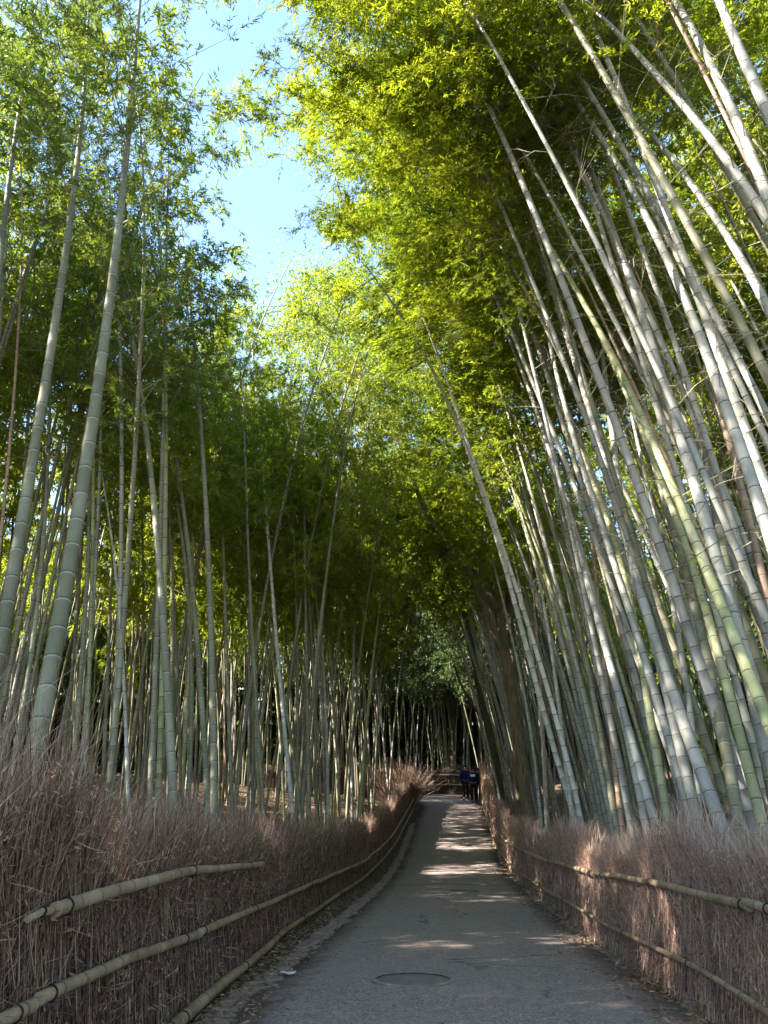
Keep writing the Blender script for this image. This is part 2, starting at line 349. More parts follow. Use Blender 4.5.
# manhole covers
def manhole(px, py, r, label, seed):
    x, y = hit(px, py); z = float(prof(y))+.0345
    t = (float(XER(y))-x)/(float(XER(y)-XEL(y))); z = float(prof(y))+.012+.02*(1-(2*t-1)**2)
    sl = float(prof(y+.3)-prof(y-.3))/.6
    root = empty('manhole_cover', (x, y, z), label, 'manhole cover', 'manhole covers in the path'); root.rotation_euler = (math.atan(sl), 0, 0)
    def disc(r0, r1, z0, z1, n=40):
        th = np.linspace(0, 2*np.pi, n, endpoint=False); c, s_ = np.cos(th), np.sin(th)
        V = np.vstack([np.c_[r1*c, r1*s_, np.full(n, -.03)], np.c_[r1*c, r1*s_, np.full(n, z1)], np.c_[r0*c, r0*s_, np.full(n, z0)]])
        k = np.arange(n); k2 = (k+1) % n
        return V, np.vstack([np.stack([k, k2, n+k2, n+k], -1), np.stack([n+k, n+k2, 2*n+k2, 2*n+k], -1)]), n
    m = MB(); V, f, n = disc(r*.9, r, .016, .012); m.add(V, f); link('rim', m.mesh('rim', STONE, False), root)
    m = MB(); V, f, n = disc(.001, r*.885, .008, .008); m.add(V, f)
    for gx in np.arange(-r*.75, r*.76, r*.15):
        h = math.sqrt(max(0, (r*.8)**2-gx*gx))
        if h > .05: m.add(*((lambda a, b_, c, d: (np.array([(a, c, .0085), (b_, c, .0085), (b_, d, .0085), (a, d, .0085), (a, c, .012), (b_, c, .012), (b_, d, .012), (a, d, .012)]), np.array([(4, 5, 6, 7), (0, 1, 5, 4), (1, 2, 6, 5), (2, 3, 7, 6), (3, 0, 4, 7)])))(gx-.012, gx+.012, -h, h)))
    link('lid', m.mesh('lid', IRON, False), root)
manhole(413, 985, .36, 'near round grey manhole cover low in the middle of the asphalt path', 1)
manhole(463, 893, .34, 'far round manhole cover in the asphalt beside the sunlit streaks', 2)
# white scrap
x, y = hit(288, 978); z = float(prof(y))+.02
m = MB(); g = np.linspace(-1, 1, 7); GX, GY = np.meshgrid(g, g); zz = .012+.012*np.abs(GX)+.006*np.sin(3*GY+2*GX)
V = np.stack([GX*.075*(1-.25*GY**2), GY*.045*(1-.3*GX**2), zz], -1).reshape(-1, 3); i = np.arange(6)[:, None]*7; j = np.arange(6)[None]
m.add(V, np.stack([i+j, i+j+1, i+7+j+1, i+7+j], -1).reshape(-1, 4))
o = link('paper_scrap', m.mesh('paper_scrap', simple('white_paper', (.75, .74, .72), .8, .05), True)); o.location = (x, y, z+.003); o.rotation_euler = (0, 0, .3)
tag(o, 'crumpled white paper scrap lying at the left edge of the asphalt', 'litter')

# dry leaves along both verges (stuff)
m = MB(); N = 9000
yy = rng.uniform(2.5, 36, N)**1.0; yy = 3+(yy-2.5)*rng.uniform(0, 1, N); side = rng.random(N) < .6
xx = np.where(side, XL(yy)+.05+np.abs(rng.normal(0, .3, N)), XR(yy)-.0-np.abs(rng.normal(0, .26, N)))
zz = np.where((xx > XEL(yy)) & (xx < XER(yy)), prof(yy)+.026, gz(xx, yy)+.022)
dd = rng.normal(size=(N, 3)); dd[:, 2] *= .15
leaves(m, np.c_[xx, yy, zz+rng.uniform(0, .012, N)], dd, rng.uniform(.03, .09, N), rng.uniform(.008, .02, N), rng.random(N))
N = 900; yy = rng.uniform(3, 30, N); t = rng.random(N); xx = XEL(yy)*(1-t)+XER(yy)*t
dd = rng.normal(size=(N, 3)); dd[:, 2] *= .1
leaves(m, np.c_[xx, yy, prof(yy)+.036], dd, rng.uniform(.02, .05, N), rng.uniform(.005, .01, N), rng.random(N))
tag(link('leaf_litter', m.mesh('leaf_litter', DRYL, False)), 'dry fallen leaves gathered along the verges', kind='stuff', cat='leaf litter')
m = MB(); N = 60000
yy = rng.uniform(4, 55, N); xx = np.where(rng.random(N) < .7, XL(yy)-rng.uniform(.1, 14, N), XR(yy)+rng.uniform(.1, 6, N))
dd = rng.normal(size=(N, 3)); dd[:, 2] *= .35
leaves(m, np.c_[xx, yy, gz(xx, yy)+.02], dd, rng.uniform(.08, .2, N), rng.uniform(.02, .05, N), rng.random(N)*.8)
tag(link('forest_floor_leaves', m.mesh('forest_floor_leaves', DRYL, False)), 'dry leaves carpeting the bank under the bamboo', kind='stuff', cat='leaf litter')

# ------------------------------------------------------------------ brushwood fences
def arc_sample(pts, step):
    pts = np.asarray(pts, float); seg = np.linalg.norm(np.diff(pts, axis=0), axis=1); s = np.concatenate([[0], np.cumsum(seg)])
    t = np.arange(0, s[-1], step); return np.stack([np.interp(t, s, pts[:, k]) for k in range(pts.shape[1])], -1), t
def fence(name, line, side, hfun, label, dens, rails, rail_off=.16, seed=1, wild=1., tw=None):
    """line: world xy base line; side=+1 when the path lies on the +normal side"""
    g = np.random.default_rng(seed)
    L, t = arc_sample(line, .1); T = np.gradient(L, axis=0); T /= np.linalg.norm(T, axis=1)[:, None]; Nn = np.stack([T[:, 1], -T[:, 0]], -1)*side
    root = empty(name, (L[0, 0], L[0, 1], float(gz(*L[0]))), label, 'fence', 'brushwood fences along the path'); inv = Matrix.Translation(-Vector(root.location))
    o0 = np.array(root.location)
    near = np.exp(-np.clip(np.hypot(L[:, 0], L[:, 1])-6, 0, None)/9)
    dn = dens*(.28+.72*near); cdf = np.cumsum(dn*.1); N = int(cdf[-1])
    def sample(n):
        idx = np.searchsorted(cdf/cdf[-1], g.random(n)); idx = np.clip(idx, 0, len(L)-1)
        p = L[idx] + T[idx]*g.uniform(-.06, .06, (n, 1)); return idx, p
    # clumpy bundles
    hh = hfun(t)
    bk = (t/.42+.25*np.sin(t*3.7+seed)).astype(int); bh = g.normal(0, .8, bk.max()+2); bd_ = np.clip(g.normal(.75, .4, bk.max()+2), .15, 1.6); bn = bh[bk]+.35*np.sin(t*5.3)+g.normal(0, .2, len(t))
    m = MB()
    idx, p = sample(N); nrm = Nn[idx]; tt = T[idx]; h = hh[idx]*(1+.05*bn[idx]); sz = 1+.9*(1-near[idx])
    z0 = gz(p[:, 0], p[:, 1]); f0 = g.random(N)**1.3*.62; ln = h*g.uniform(.30, .72, N)
    zb = f0*h; ztop = np.minimum(zb+ln, h*(1+.05*g.normal(size=N)))
    off = g.uniform(-.10, .10, N); lean = (g.normal(0, .07, N)+.05*bn[idx])[:, None]*wild
    def at(z, o, l): return np.c_[p+nrm*o[:, None]+tt*l, z0+z-.02]
    a = at(zb, off+.04, lean*0); b_ = at((zb+ztop)/2, off*.9+g.normal(0, .012, N), lean*ln[:, None]*.5+g.normal(0, .022, (N, 1))); c = at(ztop, off*1.0+g.normal(0, .05, N)+.02, lean*ln[:, None]*1.2+g.normal(0, .03, (N, 1)))
    ribbons(m, a-o0, b_-o0, c-o0, g.uniform(.0012, .0036, N)*np.where(g.random(N) < .06, 1.9, 1)*sz, np.clip(g.beta(1.2, 1.9, N), 0, 1))
    # wispy top
    n2 = int(N*.5); idx, p = sample(n2); nrm = Nn[idx]; tt = T[idx]; h = hh[idx]*(1+.06*bn[idx]); z0 = gz(p[:, 0], p[:, 1]); sz = 1+1.1*(1-near[idx])
    kp = g.random(n2) < bd_[bk[idx]]; idx, p, nrm, tt, h, z0, sz = idx[kp], p[kp], nrm[kp], tt[kp], h[kp], z0[kp], sz[kp]; n2 = len(idx)
    off = g.uniform(-.16, .1, n2); st = h*g.uniform(.62, .98, n2); ln = g.uniform(.12, .42, n2)*(.5+.5*h/1.5)*(.7+.5*near[idx]*(hh[idx]/1.4)**2); ld = g.normal(0, .5, n2)[:, None]; nd_ = g.normal(0, .28, n2)-.04
    a = np.c_[p+nrm*off[:, None], z0+st]; b_ = a+np.c_[tt*ld*ln[:, None]*.4+nrm*(nd_*ln*.4)[:, None], ln*.52]; c = a+np.c_[tt*ld*ln[:, None]*1.0+nrm*(nd_*ln*1.1)[:, None], ln*.95]
    ribbons(m, a-o0, b_-o0, c-o0, g.uniform(.0009, .0024, n2)*sz, np.clip(g.beta(1.8, 1.6, n2), 0, 1))
    # side twiglets sticking out of the face
    n3 = int(N*.35); idx, p = sample(n3); nrm = Nn[idx]; tt = T[idx]; z0 = gz(p[:, 0], p[:, 1]); h = hh[idx]
    a = np.c_[p+nrm*.09, z0+h*g.uniform(.02, .95, n3)]; ln = g.uniform(.05, .2, n3); d = np.c_[tt*g.normal(0, .6, (n3, 1))+nrm*g.uniform(.0, .5, (n3, 1)), g.uniform(-.5, 1., n3)]; d /= np.linalg.norm(d, axis=1)[:, None]
    ribbons(m, a-o0, a+d*ln[:, None]*.5-o0+g.normal(0, .006, (n3, 3)), a+d*ln[:, None]-o0, g.uniform(.0009, .002, n3)*(1+(1-near[idx])), np.clip(g.beta(2, 1.6, n3), 0, 1))
    n4 = int(N*.28); idx, p = sample(n4); nrm = Nn[idx]; z0 = gz(p[:, 0], p[:, 1])
    a = np.c_[p+nrm*g.uniform(.08, .15, (n4, 1)), z0+hh[idx]*g.random(n4)]; d = g.normal(size=(n4, 3))-np.array([0, 0, .7])
    leaves(m, a-o0, d, g.uniform(.025, .06, n4), g.uniform(.006, .014, n4), g.random(n4), 1, g)
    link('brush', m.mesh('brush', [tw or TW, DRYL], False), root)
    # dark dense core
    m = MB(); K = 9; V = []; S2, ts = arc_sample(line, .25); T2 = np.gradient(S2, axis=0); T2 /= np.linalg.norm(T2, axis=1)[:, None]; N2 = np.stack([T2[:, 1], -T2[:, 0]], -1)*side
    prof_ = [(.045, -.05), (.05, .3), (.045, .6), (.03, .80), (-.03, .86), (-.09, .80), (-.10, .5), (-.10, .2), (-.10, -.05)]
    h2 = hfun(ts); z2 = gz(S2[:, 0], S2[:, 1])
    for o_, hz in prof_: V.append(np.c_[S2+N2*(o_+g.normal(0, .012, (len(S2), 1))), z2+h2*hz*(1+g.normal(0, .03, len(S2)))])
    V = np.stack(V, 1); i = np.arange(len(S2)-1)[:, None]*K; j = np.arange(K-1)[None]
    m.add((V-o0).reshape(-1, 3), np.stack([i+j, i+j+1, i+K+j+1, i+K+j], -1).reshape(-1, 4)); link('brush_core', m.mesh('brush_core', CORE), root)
    # rails
    S3, ts = arc_sample(line, .05); T3 = np.gradient(S3, axis=0); T3 /= np.linalg.norm(T3, axis=1)[:, None]; N3 = np.stack([T3[:, 1], -T3[:, 0]], -1)*side; z3 = gz(S3[:, 0], S3[:, 1])
    k_ = np.ones(25)/25; z3 = np.convolve(np.pad(z3, 12, mode='edge'), k_, 'valid')
    for (s0, s1, ha, hb, r0, r1) in rails:
        mk = (ts >= s0) & (ts <= s1)
        if mk.sum() < 6: continue
        pp = S3[mk]; q = (ts[mk]-s0)/(s1-s0); wob = (.008*np.sin(q*7+s0*3)+.003*np.sin(q*19+s0))*min(1.6, .6+s1/25)
        cen = np.c_[pp+N3[mk]*(rail_off+wob*.6)[:, None] if isinstance(wob, np.ndarray) else pp, z3[mk]+ha*(1-q)+hb*q+wob]
        rad = r0*(1-q)+r1*q; nl = .24; f = (ts[mk]-s0)/nl; fr = np.abs(f-np.round(f)); rad = rad*(1+.10*np.exp(-(fr/.07)**2))
        mm = MB(); tube(mm, cen-o0, rad, 10, f+.02); ro = link('rail', mm.mesh('rail', RAIL), root)
        for s_ in np.arange(s0+.06, s1, 2.3):
            kk = int(np.clip((s_-s0)/(s1-s0)*(len(cen)-1), 2, len(cen)-3)); ax = cen[kk+1]-cen[kk-1]; ax /= np.linalg.norm(ax)
            if np.linalg.norm(cen[kk][:2]) > 22: break
            A = np.cross(ax, [0, 0, 1.]); A /= np.linalg.norm(A); B = np.cross(ax, A); th = np.linspace(0, 4*np.pi, 33)
            rr_ = rad[kk]*1.06+.002; w = cen[kk]+rr_*(np.cos(th)[:, None]*A+np.sin(th)[:, None]*B)+ax*np.linspace(-.006, .006, 33)[:, None]-o0
            mt = MB(); tube(mt, w, .0032, 5); tube(mt, [w[8], w[8]+np.array([.01, 0, -.03]), w[8]+np.array([.02, .01, -.055])], [.002, .002, .001], 4)
            link('tie', mt.mesh('tie', TIE, True), ro)
    return root
# left line: near end behind camera -> far end, then turning left
yl = np.arange(-2.5, 40.6, .25); lineL = [(float(XL(y)), y) for y in yl]
cx, cy = lineL[-1]; lineL += [(cx-.25, cy+.7), (cx-.9, cy+1.2), (cx-2, cy+1.4), (cx-5, cy+1.4), (cx-10, cy+1.2)]
def arc_at_y(line, Y0):
    s = 0
    for a, b_ in zip(line, line[1:]):
        if b_[1] >= Y0: return s + (Y0-a[1])
        s += math.hypot(b_[0]-a[0], b_[1]-a[1])
    return s
aL = lambda Y0: arc_at_y(lineL, Y0)
def hL(t):   # taller ragged bundles close to the viewer, lower beyond
    y = t-2.5
    return np.interp(y, [-3, 2, 3.8, 4.2, 4.5, 6, 8, 12, 20, 30, 38, 41, 44, 55], [1.6, 1.6, 1.6, 1.5, 1.28, 1.23, 1.24, 1.26, 1.36, 1.5, 1.65, 1.9, 2.0, 1.5]) + .04*np.sin(t*3.1)
railsL = [(aL(3.3), aL(3.6), .985, .99, .014, .016),(aL(3.55), aL(8.9), .99, .93, .031, .025),
          (aL(1.0), aL(3.5), .69, .67, .027, .027), (aL(3.48), aL(6.3), .68, .54, .026, .030), (aL(6.2), aL(14), .54, .50, .028, .030), (aL(13.9), aL(23), .50, .48, .032, .034), (aL(22.8), aL(32), .5, .5, .034, .034), (aL(31.9), aL(40), .5, .5, .034, .03),
          (aL(1), aL(5.9), .09, .09, .036, .036), (aL(5.8), aL(10.2), .075, .09, .042, .036), (aL(10.1), aL(17), .10, .09, .03, .036), (aL(16.9), aL(26), .1, .1, .034, .036), (aL(25.9), aL(38), .1, .1, .034, .036)]
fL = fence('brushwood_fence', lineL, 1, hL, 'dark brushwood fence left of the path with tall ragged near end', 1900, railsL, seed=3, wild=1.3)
# stub plugged into the hollow end of the top rail
yr = np.arange(-2.5, 46, .25); lineR = [(float(XR(y)), y) for y in yr]
aR = lambda Y0: arc_at_y(lineR, Y0)
def hR(t): return 1.07+.12*np.sin(t*.9)+.06*np.sin(t*2.7+1)+np.interp(t, [0, 8, 12, 30, 38, 43, 49], [0, 0, .12, .35, .5, .65, .65])
railsR = [(aR(0), aR(5.0), .85, .85, .028, .024), (aR(4.93), aR(10.2), .84, .80, .027, .022), (aR(10.1), aR(19), .78, .8, .03, .03), (aR(18.9), aR(29), .8, .8, .03, .03), (aR(28.9), aR(40), .8, .8, .03, .03),
          (aR(0), aR(6.3), .30, .33, .021, .019), (aR(6.23), aR(14), .325, .28, .020, .018), (aR(13.9), aR(24), .28, .26, .028, .026), (aR(23.9), aR(38), .28, .26, .028, .026)]
fR = fence('brushwood_fence', lineR, -1, hR, 'reddish brown brushwood fence right of the path lit by the sun', 1900, railsR, seed=5, tw=TW_SUN)
# far fence crossing the view where the path turns
xr = float(XR(46)); lineF = [(xr+.3, 46.4), (xr-.2, 49), (xr-1.2, 50.6), (xr-3, 51.3), (xr-8, 51.5), (xr-16, 51.6)]
fF = fence('brushwood_fence', lineF, -1, lambda t: 1.55+.05*np.sin(t*2), 'shaded brushwood fence closing the far bend of the path', 420, [(2, 10, 1.1, 1.1, .04, .04), (9.9, 19, 1.1, 1.1, .04, .04), (2, 10, .55, .5, .04, .04), (9.9, 19, .5, .5, .04, .04)], seed=8)

# ------------------------------------------------------------------ bamboo crowns (shared variants)
def crown_axis(Lc, bend, n=60):
    s = np.linspace(0, Lc, n); phi = bend*(s/Lc)**1.6; dx = np.sin(phi); dz = np.cos(phi); ds = s[1]-s[0]
    x = np.concatenate([[0], np.cumsum((dx[1:]+dx[:-1])/2*ds)]); z = np.concatenate([[0], np.cumsum((dz[1:]+dz[:-1])/2*ds)])
    return s, x, z
def make_crown(seed, Lc=8., bend=R(50), nb=2, nt=10, nl=11, leafL=.115, leafW=.021, wide=1.7, mat=None, dry=0.):
    g = np.random.default_rng(seed); s, ax, az = crown_axis(Lc, bend)
    m = MB(); sn = np.arange(.1, Lc-.1, .30); SN = np.repeat(sn, nb); nB = len(SN)
    base = np.c_[np.interp(SN, s, ax), np.zeros(nB), np.interp(SN, s, az)]
    q = SN/Lc; prof_ = (np.minimum(1, .45+q*2.6))*(1-.72*q**1.6); BL = wide*prof_*g.uniform(.55, 1.25, nB)
    azm = g.uniform(0, 2*np.pi, nB); el = R(38)+g.normal(0, .22, nB)
    d = np.c_[np.cos(azm)*np.cos(el), np.sin(azm)*np.cos(el), np.sin(el)]
    mid = base+d*(BL*.55)[:, None]; tip = base+d*BL[:, None]+np.c_[np.zeros((nB, 2)), -.38*BL]
    ribbons(m, base, mid, tip, np.full(nB, .0055), g.random(nB), 1)
    B0 = np.repeat(base, nt, 0); B1 = np.repeat(mid, nt, 0); B2 = np.repeat(tip, nt, 0); n = len(B0)
    t = g.uniform(.18, 1, n)**.8; t = t[:, None]; p = B0*(1-t)**2*1+2*t*(1-t)*(B1*2-(B0+B2)/2)+t*t*B2
    bd = np.repeat(d, nt, 0); td = bd*.7+g.normal(0, .6, (n, 3)); td[:, 2] -= .15; td /= np.linalg.norm(td, axis=1)[:, None]; tl = g.uniform(.18, .46, n)
    e = p+td*tl[:, None]+np.c_[np.zeros((n, 2)), -.06*np.ones(n)]
    ribbons(m, p, (p+e)/2+np.array([0, 0, .03]), e, np.full(n, .0022), g.random(n), 1)
    P0 = np.repeat(p, nl, 0); P1 = np.repeat(e, nl, 0); k = len(P0); u = g.uniform(.25, 1.05, k)[:, None]
    lp = P0*(1-u)+P1*u; ld = np.repeat(td, nl, 0)*.7+g.normal(0, .55, (k, 3)); ld[:, 2] -= .45
    tw = np.repeat(np.clip(g.normal(.45, .2, n), 0, 1), nl)
    leaves(m, lp, ld, leafL*g.uniform(.6, 1.2, k), leafW*g.uniform(.7, 1.2, k), np.clip(tw+g.normal(0, .12, k), 0, 1), 0, g)
    return m.mesh('crown', [mat or LM, TWB], False)
CR_NEAR = [make_crown(100+i, nt=14, nl=18, leafL=.098, leafW=.0175, wide=1.9) for i in range(4)]
CR_COOL_SHADE = [make_crown(150+i, nt=12, nl=14, leafL=.115, leafW=.019, wide=1.9, mat=LM3) for i in range(4)]
CR_MID = [make_crown(200+i, nt=12, nl=13, leafL=.14, leafW=.031, wide=2.1) for i in range(5)]
CR_FAR = [make_crown(300+i, nt=10, nl=9, leafL=.2, leafW=.052, wide=2.3, mat=LM) for i in range(4)]
CR_DARK_SHADE = [make_crown(400+i, nt=10, nl=9, leafL=.2, leafW=.06, wide=2.4, mat=LM2) for i in range(3)]

def culm_mesh(pts, r0, r1, sides, fine):
    pts = np.asarray(pts); seg = np.linalg.norm(np.diff(pts, axis=0), axis=1); s = np.concatenate([[0], np.cumsum(seg)]); L = s[-1]
    nodes = [0.]; k = 0
    while nodes[-1] < L:
        q = nodes[-1]/L; nodes.append(nodes[-1]+(.15+.17*min(1, q*3.)*(1-.25*max(0, q-.5)))*random.uniform(.93, 1.07)); k += 1
    ss = []; vv = []; rm = []
    for i_, a in enumerate(nodes[:-1]):
        b_ = nodes[i_+1]
        if fine: rows = [(0, 1.045), (.03, 1.0), (.5, .985), (.97, 1.0), (.985, 1.07)]
        else: rows = [(0, 1.05), (.5, .98), (.97, 1.02)]
        for f, rmul in rows: ss.append(a+(b_-a)*f); vv.append(i_+f); rm.append(rmul)
    ss = np.array(ss); mk = ss < L; ss = ss[mk]; vv = np.array(vv)[mk]; rm = np.array(rm)[mk]
    pp = np.stack([np.interp(ss, s, pts[:, k_]) for k_ in range(3)], -1); q = ss/L
    rad = (r0+(r1-r0)*(.35*q+.65*q**2))*rm
    m = MB(); tube(m, pp, rad, sides, vv, cap=False); return m

def rot_align(zdir, xdir):
    z = zdir/np.linalg.norm(zdir); x = xdir-z*np.dot(xdir, z); x /= np.linalg.norm(x); y = np.cross(z, x)
    return Matrix(((x[0], y[0], z[0]), (x[1], y[1], z[1]), (x[2], y[2], z[2]))).to_quaternion()

def grow(pts_up, Ltot, kappa=.035, leandir=None):
    """pts_up: measured 3D points low->high. Extend to the soil and up to total length."""
    p = np.array(pts_up, float)
    # smooth resample
    s = np.concatenate([[0], np.cumsum(np.linalg.norm(np.diff(p, axis=0), axis=1))]); deg = min(3, len(p)-1)
    cf = [np.polyfit(s, p[:, k], deg if len(p) > 4 else min(2, deg)) for k in range(3)]
    t = np.linspace(0, s[-1], max(6, int(s[-1]/.4))); q = np.stack([np.polyval(c, t) for c in cf], -1)
    d = q[1]-q[0]; d /= np.linalg.norm(d); d = d*np.array([.8, .8, 1]); d /= np.linalg.norm(d)
    low = []; c = q[0].copy()
    for _ in range(80):
        if c[2] < gz(c[0], c[1])-.15: break
        c = c-d*.3; d = d*np.array([.97, .97, 1]); low.append(c.copy())
    q = np.vstack([np.array(low[::-1]).reshape(-1, 3), q])
    L = np.linalg.norm(np.diff(q, axis=0), axis=1).sum(); T = q[-1]-q[-2]; T /= np.linalg.norm(T)
    ld = np.array([T[0], T[1], 0]) if leandir is None else np.array([*leandir, 0.]); ld /= np.linalg.norm(ld)+1e-9
    up = []; c = q[-1].copy(); st = .4
    while L < Ltot:
        kk = kappa*(1+2.0*(L/Ltot)**4); T = T+(ld*.8-np.array([0, 0, .6]))*kk*st; T /= np.linalg.norm(T); c = c+T*st; up.append(c.copy()); L += st
    return np.vstack([q, np.array(up).reshape(-1, 3)])

COUNT = {'n': 0}
GAP = [(232, 62), (325, 95), (312, 190), (272, 262), (236, 190)]
def place_crown(q, frac, scale, variants, parent, o0, rz=None):
    s = np.concatenate([[0], np.cumsum(np.linalg.norm(np.diff(q, axis=0), axis=1))]); L = s[-1]; s0 = L*frac
    at = lambda a: np.array([np.interp(a, s, q[:, k]) for k in range(3)])
    b = at(s0); T0 = at(min(L, s0+1.2))-b; Lc = L-s0; e = q[-1]; lean = e-b-T0/np.linalg.norm(T0)*np.dot(e-b, T0/np.linalg.norm(T0))
    if np.linalg.norm(lean) < .05: lean = np.array([1., 0, 0])
    o = link('crown', random.choice(variants), parent); o.location = b-o0; o.rotation_mode = 'QUATERNION'; o.rotation_quaternion = rot_align(T0, lean)
    k = Lc/8.; o.scale = (k*scale**.5 if k < 1 else scale, k*scale**.5 if k < 1 else scale, k)
    w = max(.75, min(1.2, scale)); o.scale = (w, w, k)
    return o
def bamboo(pts, mat, r0, label, group=None, Ltot=16, cfrac=.5, variants=None, sides=10, fine=True, kappa=.03, leandir=None, r1=None, cscale=1., name='bamboo', lab2=None, twigs=0):
    q = grow(pts, Ltot, kappa, leandir); o0 = q[0].copy(); o0[2] += .15
    root = empty(name, o0, label, 'bamboo', group)
    m = culm_mesh(q-o0, r0, r1 or r0*.28, sides, fine); link('culm', m.mesh('culm', CM[mat]), root)
    if variants is not None: place_crown(q, cfrac, cscale, variants, root, o0)
    if twigs:
        g = rng; s = np.linspace(0, 1, len(q)); n = twigs; f = g.uniform(.30, cfrac+.05, n); a = np.stack([np.interp(f, s, q[:, k]) for k in range(3)], -1)-o0
        az = g.uniform(0, 2*np.pi, n); el = g.normal(.25, .3, n); ln = g.uniform(.4, 1.3, n); d = np.c_[np.cos(az)*np.cos(el), np.sin(az)*np.cos(el), np.sin(el)]
        for i_ in range(n):   # each dead branch is a part of its own: a main twig and side twigs growing out of it
            ai, di, li = a[i_:i_+1], d[i_:i_+1], ln[i_]; mid = ai+di*li*.5+g.normal(0, .03, (1, 3)); tip = ai+di*li-np.array([[0, 0, li*.12]])
            m = MB(); ribbons(m, ai, mid, tip, g.uniform(.003, .006, 1), g.uniform(.3, 1, 1))
            k = 5; f_ = g.uniform(.1, .8, k)[:, None]; a2 = mid*(1-f_)+tip*f_; d2 = np.repeat(di, k, 0)+g.normal(0, .5, (k, 3)); l2 = g.uniform(.12, .45, k)[:, None]
            ribbons(m, a2, a2+d2*l2*.5, a2+d2*l2+g.normal(0, .03, (k, 3)), g.uniform(.0012, .0025, k), g.uniform(.3, 1, k))
            link('bare_branch', m.mesh('bare_branch', TWB, False), root)
    COUNT['n'] += 1; return root

def px_pts(lst, Y0, Y1):
    lst = list(lst); r0 = lst[0][1]; r1 = lst[-1][1]
    for _ in range(60):      # stand it far enough away to be rooted behind its fence
        a = P(*lst[0], Y0); b_ = P(*lst[1], Y0+(Y1-Y0)*((r0-lst[1][1])/(r0-r1))**1.3); t = a+(a-b_)*.6*max(0, a[2]-float(gz(a[0], a[1])))/max(.1, b_[2]-a[2])
        if (a[0] < 384 and lst[0][0] < 400 and min(XL(t[1])-t[0], XL(a[1])-a[0]) > .42) or (lst[0][0] >= 400 and min(t[0]-XR(t[1]), a[0]-XR(a[1])) > .38): break
        Y0 *= 1.04; Y1 *= 1.04
    return [P(x, y, Y0+(Y1-Y0)*((r0-y)/(r0-r1))**1.3) for x, y in lst]

